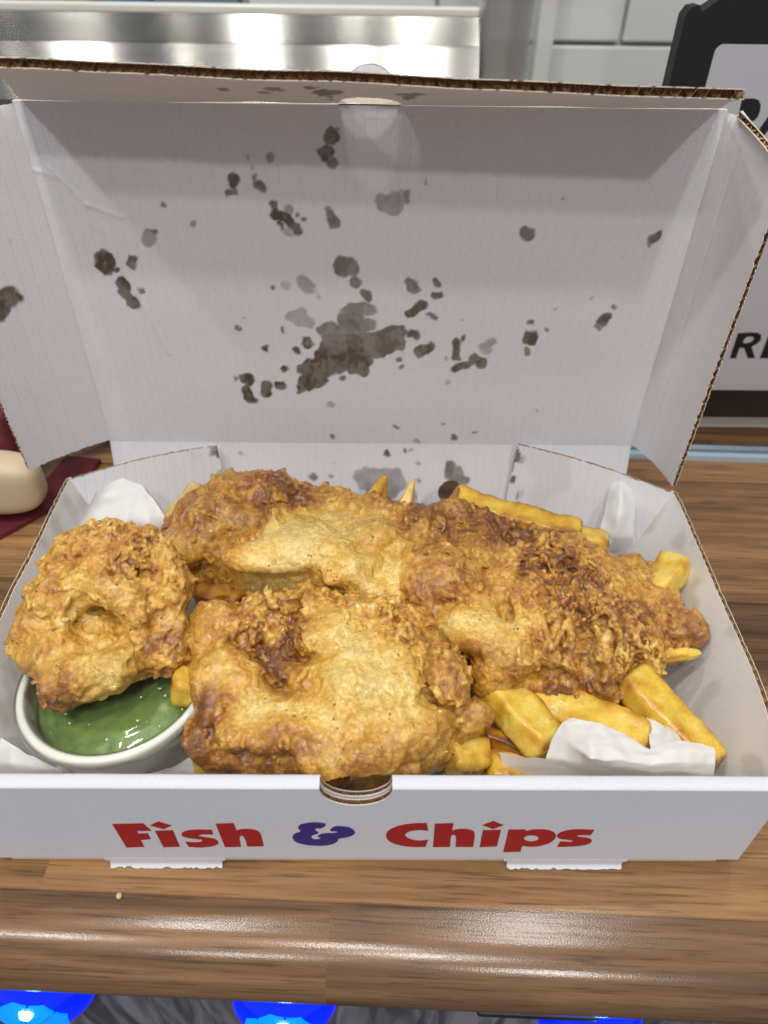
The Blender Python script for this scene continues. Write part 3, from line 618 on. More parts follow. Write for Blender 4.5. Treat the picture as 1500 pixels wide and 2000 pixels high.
glyph('printed_letter', [(1370, 112), (1369, 111.8), (1290, 109), (1237, 116), (1204, 135), (1216, 151), (1260, 156), (1282, 160), (1270, 165), (1223, 162), (1222, 162.5), (1209, 185), (1210, 186), (1300, 184), (1350, 173), (1363, 156), (1340, 146), (1290, 141), (1300, 135), (1354, 136), (1355, 135)], g2, M_red, 1)

# ------------------------------------------------------------------ batter bodies as implicit surfaces
def smin(a, b, k): h = np.maximum(k-np.abs(a-b), 0)/k; return np.minimum(a, b)-h*h*k*.25
def surface_nets(V, o, h):
    nx, ny, nz = V.shape; ins = V < 0
    s = np.zeros((nx-1, ny-1, nz-1), np.int8)
    for a in (0, 1):
        for b in (0, 1):
            for c in (0, 1): s += ins[a:nx-1+a, b:ny-1+b, c:nz-1+c]
    act = (s > 0) & (s < 8); idx = -np.ones(act.shape, np.int64); cells = np.argwhere(act); idx[act] = np.arange(len(cells))
    acc = np.zeros((len(cells), 3)); cnt = np.zeros(len(cells)); cn = [(a, b, c) for a in (0, 1) for b in (0, 1) for c in (0, 1)]
    val = {c: V[cells[:, 0]+c[0], cells[:, 1]+c[1], cells[:, 2]+c[2]] for c in cn}
    for c in cn:
        for ax in range(3):
            if c[ax]: continue
            e = list(c); e[ax] = 1; e = tuple(e); v0, v1 = val[c], val[e]; m = (v0 < 0) != (v1 < 0)
            t = np.where(m, v0/(v0-v1+1e-20), 0); p = np.array(c, float)[None].repeat(len(cells), 0); p[:, ax] += t
            acc[m] += p[m]; cnt[m] += 1
    P = o+(cells+acc/cnt[:, None])*h; faces = []
    for ax in range(3):
        sl = [slice(None)]*3; sl[ax] = slice(0, -1); sr = [slice(None)]*3; sr[ax] = slice(1, None)
        A, B = ins[tuple(sl)], ins[tuple(sr)]; E = np.argwhere(A != B); o1, o2 = (ax+1) % 3, (ax+2) % 3
        E = E[(E[:, o1] > 0) & (E[:, o2] > 0) & (E[:, o1] < act.shape[o1]) & (E[:, o2] < act.shape[o2])]
        q = []
        for d1, d2 in ((1, 1), (0, 1), (0, 0), (1, 0)):
            c = E.copy(); c[:, o1] -= d1; c[:, o2] -= d2; q.append(idx[c[:, 0], c[:, 1], c[:, 2]])
        q = np.stack(q, 1); inn = A[E[:, 0], E[:, 1], E[:, 2]]; q[~inn] = q[~inn][:, ::-1]; faces.append(q)
    return P, np.concatenate(faces)
def vnormals(P, F):
    n = np.cross(P[F[:, 2]]-P[F[:, 0]], P[F[:, 3]]-P[F[:, 1]]); o = np.zeros_like(P)
    for k in range(4): np.add.at(o, F[:, k], n)
    return o/(np.linalg.norm(o, axis=1, keepdims=True)+1e-15)
def rbf(P, A, vals, s):
    """smooth map from scattered anchors, tabulated on a 1 mm plan grid"""
    g = .001; lo = P[:, :2].min(0)-.002; n = np.ceil((P[:, :2].max(0)-lo+.004)/g).astype(int)+1
    gx, gy = np.meshgrid(lo[0]+g*np.arange(n[0]), lo[1]+g*np.arange(n[1]), indexing='ij')
    num = np.zeros((*n, vals.shape[1])); den = np.full((*n, 1), 1e-9)
    for a, v in zip(A, vals):
        w = (np.exp(-((gx-a[0])**2+(gy-a[1])**2)/(2*s*s))+1e-7)[..., None]; num += w*v; den += w
    T_ = num/den; q = (P[:, :2]-lo)/g; i = np.floor(q).astype(int); i = np.clip(i, 0, n-2); f = np.clip(q-i, 0, 1)[:, :, None]
    return (T_[i[:, 0], i[:, 1]]*(1-f[:, 0])*(1-f[:, 1])+T_[i[:, 0]+1, i[:, 1]]*f[:, 0]*(1-f[:, 1])+T_[i[:, 0], i[:, 1]+1]*(1-f[:, 0])*f[:, 1]+T_[i[:, 0]+1, i[:, 1]+1]*f[:, 0]*f[:, 1])
def poly_sd(X, Y, P):
    d = np.full(X.shape, 9.); ins = np.zeros(X.shape, bool); n = len(P)
    for i in range(n):
        a, b = P[i], P[(i+1) % n]; ex, ey = b-a; wx, wy = X-a[0], Y-a[1]; t = np.clip((wx*ex+wy*ey)/(ex*ex+ey*ey), 0, 1)
        d = np.minimum(d, (wx-ex*t)**2+(wy-ey*t)**2)
        c = ((a[1] <= Y) & (b[1] > Y)) | ((b[1] <= Y) & (a[1] > Y)); ins ^= c & (X < a[0]+(Y-a[1])/(ey if abs(ey) > 1e-12 else 1e-12)*ex)
    return np.where(ins, -1, 1)*np.sqrt(d)
RAMP_X = np.array([0, .2, .4, .55, .7, .85, 1.])
RAMP_C = np.array([srgb(240, 210, 128), srgb(228, 184, 84), srgb(206, 154, 62), srgb(180, 123, 48), srgb(146, 92, 36), srgb(104, 60, 23), srgb(50, 22, 7)])
def ramp(t): t = np.clip(t, 0, 1); return np.stack([np.interp(t, RAMP_X, RAMP_C[:, k]) for k in range(3)], 1)

def batter(name, lo, hi, slab, ells, caps, cuts, anchors, flakes, seed, h=.00064, parent=None, lump=0., soft=1., strands=40):
    lo, hi = np.array(lo), np.array(hi); n = np.ceil((hi-lo)/h).astype(int)
    ax = [(lo[k]+h*np.arange(n[k])).astype(np.float32) for k in range(3)]
    X, Y = np.meshgrid(ax[0], ax[1], indexing='ij'); V = np.full(tuple(n), .02, np.float32)
    A = np.array([at(a[0], a[1], a[4] if len(a) > 4 else .056) for a in anchors]); TV_ = np.array([[a[2], a[3]] for a in anchors])
    if slab:
        out, tops, zb, R = slab
        O = np.array([at(*p) for p in out])[:, :2]
        for _ in range(2): O = np.stack([.75*O+.25*np.roll(O, -1, 0), .25*O+.75*np.roll(O, -1, 0)], 1).reshape(-1, 2)
        q = np.c_[X.ravel(), Y.ravel(), 0*X.ravel()]
        d2 = poly_sd(X, Y, O)+(.0028*fbm(q*75, 3, seed)+.0014*fbm(q*330, 2, seed+3)).reshape(X.shape)
        TA = np.array([at(*t) for t in tops]); zt = rbf(q, TA, TA[:, 2:3], .0066)[:, 0].reshape(X.shape)
        zc, Th = (zt+zb)/2, (zt-zb)/2
        V = (np.sqrt(np.maximum(d2+R, 0)[..., None]**2+((ax[2][None, None]-zc[..., None])*(R/Th)[..., None])**2)-R).astype(np.float32)
    def sub(c, r, pad):
        i0 = np.clip(((c-r-pad-lo)/h).astype(int), 0, n); i1 = np.clip(((c+r+pad-lo)/h).astype(int)+2, 0, n)
        s = tuple(slice(a, b) for a, b in zip(i0, i1)); return s, np.meshgrid(*[ax[k][s[k]] for k in range(3)], indexing='ij')
    def ell(c, r, rz, tl=0):
        rad = max(r); s, (x, y, z) = sub(c, np.array([rad]*3), .006); x, y, z = x-c[0], y-c[1], z-c[2]
        cz, sz, ct, st = math.cos(rz), math.sin(rz), math.cos(tl), math.sin(tl)
        x, y = x*cz+y*sz, -x*sz+y*cz; x, z = x*ct+z*st, -x*st+z*ct
        k0 = np.sqrt((x/r[0])**2+(y/r[1])**2+(z/r[2])**2); k1 = np.sqrt((x/r[0]**2)**2+(y/r[1]**2)**2+(z/r[2]**2)**2)
        return s, (k0*(k0-1)/(k1+1e-9)).astype(np.float32)
    for (px, py, z, rx, ry, rzz, ang, k) in ells:
        s, d = ell(at(px, py, z), (rx, ry, rzz), ang); V[s] = smin(V[s], d, k*soft)
    for (px, py, z, rx, ry, rzz, ang, k) in cuts:
        s, d = ell(at(px, py, z), (rx, ry, rzz), ang); V[s] = -smin(-V[s], d, k)
    def capsule(pts, r0, r1, k, world=False):
        P = pts if world else [at(*p) for p in pts]
        for i in range(len(P)-1):
            a, b = P[i], P[i+1]; ra = r0+(r1-r0)*i/(len(P)-1); rb = r0+(r1-r0)*(i+1)/(len(P)-1)
            c = (a+b)/2; s, (x, y, z) = sub(c, np.abs(b-a)/2+max(ra, rb), .005); ab = b-a
            t = np.clip(((x-a[0])*ab[0]+(y-a[1])*ab[1]+(z-a[2])*ab[2])/(ab@ab+1e-12), 0, 1)
            d = np.sqrt((x-a[0]-t*ab[0])**2+(y-a[1]-t*ab[1])**2+(z-a[2]-t*ab[2])**2)-(ra+(rb-ra)*t); V[s] = smin(V[s], d.astype(np.float32), k)
    for pts, r0, r1, k in caps: capsule(pts, r0, r1, k)
    # crust relief in a narrow band
    band = np.abs(V) < .0042; ijk = np.argwhere(band); P = (lo+ijk*h).astype(np.float32)
    ct = rbf(warp(P, 60, .004, seed), A, TV_, .0062); cr = np.clip(ct[:, 1]+.25*fbm(P*80, 2, seed+5), 0, 1)
    W_ = warp(P, 130, .0042, seed+2)
    Wd = W_*np.array([1.7, .5, 1.], np.float32)                            # folds run down the slope
    disp = .0020*fbm(P*48, 2, seed+1)+(.12+.88*cr)*(.0018*(ridged(Wd*78, 2, seed+7)-.45)+.0012*(ridged(W_*175, 2, seed+9)-.45)+.0005*fbm(W_*420, 2, seed+10))+(1-cr)*.0006*fbm(P*140, 2, seed+4)
    if lump: disp += lump*(ridged(warp(P, 70, .006, seed+31)*62, 2, seed+30)-.5)
    V[band] -= disp
    # crisp scraps and bubbles standing on the crust
    R2 = np.random.default_rng(seed+100); P0, F0 = surface_nets(V, lo, h); N0 = vnormals(P0, F0)
    t0 = rbf(P0, A, TV_, .0062)[:, 1]; pr = np.where(N0[:, 2] > -.1, np.clip(t0-.22, 0, 1), 0)**1.2; pr /= pr.sum()
    FK = []
    for i in R2.choice(len(P0), flakes, p=pr):
        kind = R2.random(); c = P0[i]+N0[i]*R2.uniform(-.0005, .0006)
        if kind < .07: r = (R2.uniform(.004, .0075), R2.uniform(.0018, .0032), R2.uniform(.0006, .0009)); tl = R2.uniform(-.6, .6)
        elif kind < .85: r = (R2.uniform(.0014, .0048), R2.uniform(.0007, .0016), R2.uniform(.00045, .0007)); tl = R2.uniform(-.5, .5)
        else: q_ = R2.uniform(.0008, .0019); r = (q_, q_*R2.uniform(.8, 1.2), q_*.9); tl = 0
        FK.append((c, max(r)*1.05, R2.uniform(-.3, 1.2))); s, d = ell(c, r, R2.uniform(0, 3.14), tl); V[s] = smin(V[s], d, .0009)
    gx_, gy_ = ((P0[:, 0]-lo[0])/.001).astype(int), ((P0[:, 1]-lo[1])/.001).astype(int); zm = np.full((gx_.max()+1, gy_.max()+1), -1.); np.maximum.at(zm, (gx_, gy_), P0[:, 2])
    for i in R2.choice(len(P0), strands, p=pr):                              # wisps of batter that ran down the slope
        x, y = P0[i, 0], P0[i, 1]; th = -math.pi/2+R2.normal(0, .55); st = R2.uniform(.0011, .0022); pts = []
        for _ in range(R2.integers(3, 7)):
            a_, b_ = int((x-lo[0])/.001), int((y-lo[1])/.001)
            if not (0 <= a_ < zm.shape[0] and 0 <= b_ < zm.shape[1]) or zm[a_, b_] < 0 or (pts and abs(zm[a_, b_]-pts[-1][2]) > .004): break
            pts.append(np.array([x, y, zm[a_, b_]+R2.uniform(-.0001, .0006)])); th += R2.normal(0, .35); x += st*math.cos(th); y += st*math.sin(th)
        if len(pts) > 1:
            r_ = R2.uniform(.0005, .0010); capsule(pts, r_, r_*R2.uniform(.8, 1.7), .0007, True)
            FK += [(p_, .0016, R2.uniform(.6, 1.8)) for p_ in pts]
    for i in R2.choice(len(P0), flakes//3, p=pr):                            # pits and torn blisters
        q_ = R2.uniform(.0008, .0020); s, d = ell(P0[i], (q_*R2.uniform(1, 2.2), q_, q_), R2.uniform(0, 3.14)); V[s] = -smin(-V[s], d, .0007)
    P, F = surface_nets(V, lo, h); Nn = vnormals(P, F)
    ct = rbf(warp(P.astype(np.float32), 60, .004, seed), A, TV_, .0062); cr = np.clip(ct[:, 1]+.25*fbm(P*80, 2, seed+5), 0, 1)
    wl = worley(warp(P, 200, .001, 3)*330, seed)
    W2_ = warp(P.astype(np.float32), 130, .0042, seed+2); rg = .55*ridged(W2_*np.array([1.7, .5, 1.], np.float32)*78, 2, seed+7)+.45*ridged(W2_*175, 2, seed+9)-.45
    fine = .00030*(ridged(W2_*480, 2, seed+6)-.4)*(.3+.7*cr)+cr*.00022*(.55-wl)+.00013*fbm(P*1000, 2, seed+8)
    P = P+Nn*fine[:, None]
    fk = np.zeros(len(P)); od = np.argsort(P[:, 0]); xs_ = P[od, 0]                # scraps are thin and fry to a lighter gold
    for c, r, lt in FK:
        k = od[np.searchsorted(xs_, c[0]-r):np.searchsorted(xs_, c[0]+r)]; d = np.linalg.norm(P[k]-c, axis=1); fk[k] = np.maximum(fk[k], lt*(1-sstep(r*.6, r, d)))
    tone = ct[:, 0]+.13*fbm(warp(P, 90, .004, 5)*95, 3, seed+12)+.10*fbm(P*330, 3, seed+13)+cr*(.30*(fbm(warp(P, 150, .004, 6)*170, 3, seed+14))+.20*fbm(P*650, 2, seed+16)-.34*rg)-.10*fk+.05*(1-ct[:, 0])
    tone = (tone-.42)*1.18+.35; bot = sstep(.2, -.5, Nn[:, 2]); tone = np.minimum(tone+.2*bot, .78+.08*fbm(P*200, 2, seed+40))                           # darker tone where the surface faces down
    col = ramp(tone); y_ = sstep(.1, .5, fbm(P*60, 2, seed+20)); col *= np.stack([1+.03*y_, 1-.02*y_, 1-.14*y_], 1)
    return obj(name, P, F, M_batter, parent, True, {'tint': np.clip(col, 0, 1)})

cod_anchor = [(450, 960, .55, .45), (380, 1020, .6, .4), (520, 1000, .6, .35), (600, 960, .68, .5), (565, 985, .8, .6), (350, 1080, .35, .25), (420, 1060, .5, .35), (500, 1090, .05, 0), (560, 1080, 0, 0), (640, 1060, .08, .05), (680, 1020, .2, .15), (600, 1030, .22, .15),
              (750, 1010, .3, .25), (700, 970, .45, .35), (770, 985, .82, .6), (800, 1000, .75, .5), (700, 1100, .18, .15), (660, 1130, .3, .3), (760, 1070, .35, .25), (760, 1130, .12, .05), (735, 1150, .15, .1), (830, 1080, .5, .35), (850, 1120, .55, .35), (820, 1170, .6, .4), (900, 1060, .5, .35),
              (900, 1020, .6, .5), (930, 1030, .8, .65), (880, 1170, .6, .4), (890, 1225, .1, 0), (950, 1230, .12, 0), (1000, 1270, .1, 0), (960, 1310, .12, .05), (980, 1200, .35, .25), (1000, 1150, .5, .4), (950, 1110, .5, .35), (1040, 1040, .72, .9), (1080, 1050, .5, .9), (1060, 1100, .75, 1),
              (1110, 1120, .82, 1), (1150, 1060, .5, .5), (1220, 1090, .45, .35), (1280, 1120, .45, .35), (1050, 1200, .52, .8), (1090, 1205, .72, 1), (1060, 1270, .38, .6), (1120, 1230, .5, .8), (1150, 1290, .42, .7), (1200, 1200, .62, 1), (1250, 1195, .78, 1), (1200, 1280, .48, .8), (1280, 1260, .45, 1),
              (1340, 1230, .65, .5, .048), (1300, 1180, .55, .55), (1230, 1150, .45, .6), (1100, 1345, .85, .85, .04), (1180, 1355, .85, .85, .04), (935, 1335, .95, .8, .042), (1020, 1345, .8, .7, .042), (440, 1115, .5, .4, .05)]
cod = batter('battered_fish', (-.102, .042, .008), (.150, .182, .080),
    ([(300, 1052, .046), (330, 995, .05), (430, 935, .054), (500, 928, .054), (560, 943, .054), (640, 948, .054), (720, 968, .054), (800, 988, .052), (850, 985, .052), (920, 992, .05), (1010, 1015, .05), (1110, 1035, .048), (1200, 1065, .046), (1290, 1100, .044), (1325, 1170, .042),
      (1366, 1238, .040), (1345, 1278, .036), (1290, 1312, .034), (1225, 1342, .032), (1190, 1368, .03), (1120, 1360, .03), (1060, 1366, .03), (990, 1348, .032), (925, 1322, .036), (890, 1290, .04), (830, 1240, .045), (760, 1205, .045), (700, 1185, .045), (620, 1165, .045), (540, 1150, .044), (440, 1120, .043), (385, 1108, .043), (345, 1112, .042), (310, 1088, .043)],
     [(480, 960, .064), (380, 1010, .059), (330, 1060, .051), (560, 1060, .065), (650, 1080, .063), (720, 1000, .060), (800, 1020, .059), (760, 1120, .056), (850, 1100, .060), (900, 1200, .058), (980, 1260, .052), (950, 1060, .058), (1050, 1080, .056), (1100, 1180, .057), (1200, 1120, .052), (1200, 1220, .054), (1280, 1200, .050), (1330, 1240, .044), (1100, 1300, .049), (1200, 1310, .046), (450, 1110, .051), (600, 1140, .055), (640, 960, .058), (1050, 1020, .052), (1250, 1110, .048)], .020, .0095),
    [(560, 1082, .0585, .028, .010, .0072, .14, .004), (690, 1110, .058, .014, .0055, .005, .6, .003), (720, 1050, .060, .010, .006, .004, .2, .003), (500, 955, .062, .018, .007, .006, -.1, .004), (420, 1000, .059, .015, .007, .006, .5, .004), (350, 1075, .050, .011, .010, .008, .3, .004),
     (940, 1240, .054, .016, .010, .007, -.3, .004), (990, 1285, .049, .012, .010, .008, -.2, .004), (960, 1325, .042, .009, .007, .008, 0, .003), (860, 1130, .058, .018, .010, .006, .2, .004), (1340, 1235, .042, .008, .007, .008, -.5, .004), (1110, 1345, .035, .020, .006, .007, 0, .004), (1190, 1350, .034, .010, .006, .007, 0, .003)],
    [([(1040, 1185, .0595), (1050, 1225, .058), (1065, 1270, .0545), (1075, 1290, .052)], .0028, .0026, .002), ([(1110, 1190, .0595), (1120, 1240, .058), (1112, 1290, .053), (1118, 1305, .051)], .0017, .0026, .0015), ([(1165, 1225, .058), (1178, 1270, .055), (1190, 1310, .051), (1180, 1328, .049)], .0014, .0024, .0014),
     ([(1185, 1180, .058), (1190, 1195, .0575)], .0030, .0034, .0014), ([(1200, 1215, .057), (1212, 1250, .055), (1215, 1285, .051)], .0016, .0018, .0015), ([(1060, 1040, .0545), (1068, 1080, .057), (1062, 1095, .0575)], .0014, .002, .0014), ([(1080, 1045, .055), (1110, 1050, .055)], .0016, .0014, .0014), ([(1140, 1180, .0595), (1150, 1210, .0585)], .0012, .0016, .0014),
     ([(1010, 1170, .059), (1015, 1230, .0575), (1030, 1280, .0535)], .0016, .0022, .002)],
    [(1085, 1112, .0595, .010, .0032, .0035, -.35, .002), (1135, 1122, .0575, .006, .0028, .003, -.2, .002), (1090, 1200, .0605, .0035, .010, .0032, -.15, .002), (770, 985, .0605, .008, .0025, .003, -.2, .002), (560, 985, .0635, .009, .002, .0025, .1, .0015), (870, 1083, .0628, .0065, .0008, .0018, .1, .0006), (1235, 1195, .0565, .007, .008, .002, 0, .002), (830, 1000, .0595, .002, .003, .003, 0, .0015)],
    cod_anchor, 170, 1, soft=1.6, strands=210)
tag(cod, 'largest battered fish fillet, lying along the back of the box on the chips', 'fried fish')

fr_anchor = [(400, 1205, .45, .15), (425, 1260, .42, .15), (450, 1320, .25, .05), (400, 1370, .6, .25), (385, 1430, .8, .6, .045), (430, 1440, .72, .6, .05), (500, 1490, .85, .8, .045), (560, 1500, .88, .8, .044), (480, 1400, .05, 0), (520, 1430, .08, 0), (600, 1400, .03, 0), (700, 1300, .03, 0, .06), (650, 1350, .08, 0, .06), (760, 1350, .08, 0, .06), (800, 1400, .12, 0), (700, 1430, .12, 0), (620, 1460, .22, .05),
             (680, 1490, .45, .2, .05), (760, 1480, .3, .1, .05), (840, 1480, .55, .4, .05), (880, 1440, .5, .4, .05), (820, 1440, .2, .1), (480, 1215, .6, .8), (500, 1230, .6, .9), (540, 1200, .48, 1, .058), (560, 1265, .9, .8, .05), (530, 1285, .98, .9, .048), (565, 1310, .78, .5, .05), (600, 1345, .6, .35), (620, 1210, .2, .15, .06), (660, 1255, .18, .05, .06), (700, 1225, .25, .2, .06),
             (630, 1285, .3, .15, .06), (580, 1175, .55, .9, .058), (680, 1170, .48, .85, .06), (760, 1205, .42, .95, .06), (790, 1250, .48, .8, .06), (850, 1270, .58, .8), (890, 1330, .52, .7, .052), (870, 1375, .5, .6, .052), (840, 1300, .45, .55), (800, 1320, .3, .25, .06), (930, 1405, .5, .3, .045), (720, 1520, .6, .3, .042), (640, 1525, .7, .4, .04), (800, 1520, .6, .4, .04)]
frt = batter('battered_fish', (-.085, .0052, .006), (.054, .098, .078),
    ([(372, 1240, .046), (388, 1188, .046), (430, 1165, .047), (480, 1172, .048), (520, 1150, .05), (600, 1135, .054), (690, 1140, .056), (770, 1185, .055), (840, 1225, .052), (903, 1290, .047), (915, 1340, .044), (900, 1385, .043), (950, 1395, .041), (945, 1425, .037), (900, 1455, .036), (880, 1500, .032), (800, 1522, .032), (700, 1540, .031), (620, 1530, .031), (500, 1512, .032), (420, 1478, .034), (376, 1450, .038), (385, 1380, .044), (372, 1310, .045)],
     [(400, 1210, .050), (430, 1260, .056), (450, 1350, .055), (400, 1400, .047), (480, 1410, .055), (550, 1430, .053), (525, 1275, .047), (560, 1300, .049), (600, 1360, .055), (620, 1220, .060), (700, 1230, .0635), (700, 1320, .0635), (640, 1300, .058), (780, 1280, .061), (780, 1380, .059), (850, 1320, .054), (880, 1400, .045), (650, 1440, .055), (720, 1470, .052), (560, 1490, .042), (830, 1460, .046), (480, 1480, .039), (430, 1455, .042), (540, 1190, .057), (930, 1410, .041), (700, 1520, .044), (620, 1510, .043)], .018, .0110),
    [(420, 1230, .051, .012, .014, .008, .2, .004), (440, 1330, .053, .013, .016, .007, .3, .004), (600, 1405, .0535, .034, .013, .007, .2, .005), (740, 1320, .060, .022, .014, .007, .6, .005), (640, 1235, .060, .012, .010, .006, .2, .004), (780, 1420, .055, .018, .012, .007, .3, .004), (690, 1480, .050, .020, .008, .007, .1, .004), (870, 1320, .052, .009, .014, .008, .2, .004), (925, 1405, .042, .008, .006, .007, .3, .003), (400, 1440, .043, .008, .009, .007, 0, .003), (590, 1330, .053, .008, .007, .006, 0, .003), (510, 1490, .040, .020, .006, .007, 0, .004)],
    [([(480, 1195, .056), (500, 1225, .055), (495, 1250, .053)], .0022, .0014, .0015), ([(520, 1160, .057), (545, 1195, .058), (560, 1225, .057)], .0018, .0022, .0015), ([(600, 1150, .058), (600, 1180, .06)], .002, .0024, .0018), ([(740, 1180, .060), (790, 1200, .060), (820, 1225, .058)], .0022, .0024, .0018), ([(790, 1270, .061), (785, 1300, .0615), (800, 1320, .061)], .0017, .002, .0015), ([(845, 1250, .056), (875, 1280, .053), (895, 1320, .05)], .0022, .0026, .0018), ([(770, 1505, .046), (800, 1505, .046)], .0022, .0016, .0012)],
    [(530, 1280, .0555, .007, .004, .005, -.6, .002), (500, 1245, .0565, .007, .003, .004, -.7, .002), (575, 1250, .0605, .005, .003, .003, .2, .002), (420, 1212, .0605, .0008, .0008, .0025, 0, .0006), (588, 1262, .062, .001, .001, .0025, 0, .0006)],
    fr_anchor, 130, 2, lump=.0020, soft=1.4, strands=110)
tag(frt, 'battered fish piece with a broad pale smooth top against the front wall', 'fried fish')

lf_anchor = [(200, 1050, .35, .5, .07), (140, 1085, .3, .25, .066), (120, 1115, .3, .2, .066), (135, 1095, .72, .3, .068), (205, 1080, .6, .35, .07), (185, 1130, .48, .2, .07), (250, 1100, .5, .5, .07), (300, 1090, .5, .85, .068), (270, 1125, .72, .9, .068), (312, 1130, .66, .7, .068), (335, 1100, .3, .3, .066), (310, 1160, .12, .05, .068), (352, 1165, .5, .25, .06),
             (100, 1180, .48, .25, .064), (90, 1230, .4, .2, .062), (50, 1220, .3, .15, .06), (28, 1250, .5, .2, .056), (60, 1265, .22, .1, .06), (110, 1225, .55, .3, .062), (150, 1180, .3, .2, .064), (170, 1225, .12, .15, .06), (200, 1210, .12, .15, .06), (180, 1190, .25, .2, .062), (160, 1255, .18, .1, .06), (222, 1250, .22, .1, .06), (240, 1195, .48, .3, .064), (250, 1180, .42, .2, .066),
             (100, 1285, .3, .1, .06), (135, 1295, .28, .1, .06), (80, 1315, .62, .3, .054), (110, 1362, .68, .45, .056), (122, 1375, .72, .5, .054), (160, 1340, .18, .1, .06), (200, 1330, .22, .1, .06), (240, 1300, .28, .1, .06), (270, 1280, .38, .2, .058), (312, 1285, .66, .5, .056), (350, 1290, .6, .4, .054), (300, 1230, .68, .4, .056), (332, 1225, .5, .4, .056)]
lft = batter('battered_fish', (-.155, .020, .034), (-.060, .135, .095), None,
    [(215, 1118, .062, .024, .020, .013, .1, .006), (210, 1062, .064, .021, .009, .010, .05, .005), (290, 1085, .062, .014, .009, .008, -.3, .004), (318, 1150, .061, .013, .015, .011, .2, .005), (135, 1115, .061, .010, .016, .010, -.2, .005), (105, 1185, .059, .011, .014, .010, .1, .005), (82, 1240, .055, .013, .011, .009, .3, .005), (110, 1290, .054, .016, .010, .009, -.3, .005),
     (330, 1275, .050, .011, .008, .007, .2, .004), (260, 1225, .052, .018, .015, .010, 0, .005), (180, 1220, .047, .022, .020, .010, 0, .004), (290, 1240, .050, .014, .010, .008, .3, .005), (320, 1215, .053, .010, .012, .009, 0, .004), (170, 1255, .054, .008, .010, .006, .2, .003), (115, 1150, .062, .008, .012, .009, 0, .004)],
    [([(116, 1346, .053), (160, 1328, .055), (215, 1308, .056), (270, 1280, .054)], .0080, .0084, .003), ([(120, 1346, .052), (140, 1290, .054)], .0072, .008, .003), ([(160, 1150, .069), (205, 1148, .0715), (250, 1172, .069), (268, 1215, .063)], .0056, .0046, .003), ([(150, 1150, .067), (125, 1195, .064), (115, 1240, .060)], .0050, .0042, .003),
     ([(270, 1205, .062), (300, 1195, .062)], .0016, .0012, .001), ([(235, 1055, .071), (260, 1080, .070), (310, 1100, .068)], .0024, .002, .002), ([(150, 1045, .071), (200, 1042, .073), (215, 1050, .073)], .0034, .003, .002), ([(160, 1165, .0545), (152, 1285, .0535)], .0032, .003, .0018), ([(183, 1160, .0540), (182, 1290, .0535)], .0034, .0032, .0018), ([(208, 1165, .0545), (216, 1285, .0535)], .0034, .003, .0018)],
    [(190, 1222, .0650, .0135, .0235, .0110, .05, .0015), (270, 1118, .070, .011, .0026, .0035, -.15, .002), (310, 1135, .069, .008, .0028, .004, -.1, .002), (135, 1092, .072, .0025, .007, .003, .4, .002), (262, 1255, .060, .003, .005, .006, .2, .0015)],
    [(*a[:3], min(1, a[3]+.12), *a[4:]) for a in lf_anchor], 80, 3, .00060, None, .0026, 1.15, 60)
tag(lft, 'small knobbly battered fish nugget resting on the lidded green pot', 'fried fish')

# ------------------------------------------------------------------ chips
def chip(p0, p1, w, hgt, label, seed, taper=1., brown=.0, bend=.0, roll=0.):
    p0, p1 = at(*p0), at(*p1); c = (p0+p1)/2; d = p1-p0; Ln = np.linalg.norm(d); d /= Ln
    side = np.cross(d, [0, 0, 1.]); side /= np.linalg.norm(side); up = np.cross(side, d)
    side, up = side*math.cos(roll)+up*math.sin(roll), -side*math.sin(roll)+up*math.cos(roll)
    ns, nr_ = 46, 32; V, E = [], []
    for i in range(ns):
        s = i/(ns-1); e = 1-abs(2*s-1); k = min(1, (1-(1-min(1, e*Ln/2/.004))**2)**.5)*.94+.06; k *= 1+(taper-1)*s**1.3
        bx = bend*math.sin(math.pi*s)
        for j in range(nr_):
            a = 2*math.pi*j/nr_; ca, sa = math.cos(a), math.sin(a); q = (abs(ca)**9+abs(sa)**9)**(-1/9)
            V.append(p0+d*Ln*s+side*(ca*q*w/2*k+bx)+up*(sa*q*hgt/2*k)); E.append(abs(ca*sa)*2+(.9 if e < .07 else 0))
    V = np.array(V); E = np.array(E); V += .0013*np.stack([fbm(V*70, 2, seed), fbm(V*70, 2, seed+3), fbm(V*70, 2, seed+6)], 1)+.00025*np.stack([perlin(V*500, seed+1)]*3, 1)
    F = [[i*nr_+j, i*nr_+(j+1) % nr_, (i+1)*nr_+(j+1) % nr_, (i+1)*nr_+j] for i in range(ns-1) for j in range(nr_)]
    F += [list(range(nr_))[::-1], [(ns-1)*nr_+j for j in range(nr_)]]
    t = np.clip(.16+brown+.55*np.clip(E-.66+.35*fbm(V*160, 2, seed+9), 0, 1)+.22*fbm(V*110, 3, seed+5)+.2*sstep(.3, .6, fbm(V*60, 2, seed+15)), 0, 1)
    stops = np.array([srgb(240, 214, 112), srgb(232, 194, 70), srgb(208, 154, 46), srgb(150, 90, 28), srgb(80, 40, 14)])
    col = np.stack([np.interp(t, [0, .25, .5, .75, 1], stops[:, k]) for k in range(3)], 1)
    e = obj('chip', V, F, M_chip, None, True, {'tint': col})
    return tag(e, label, 'chip', 'chips in the box')
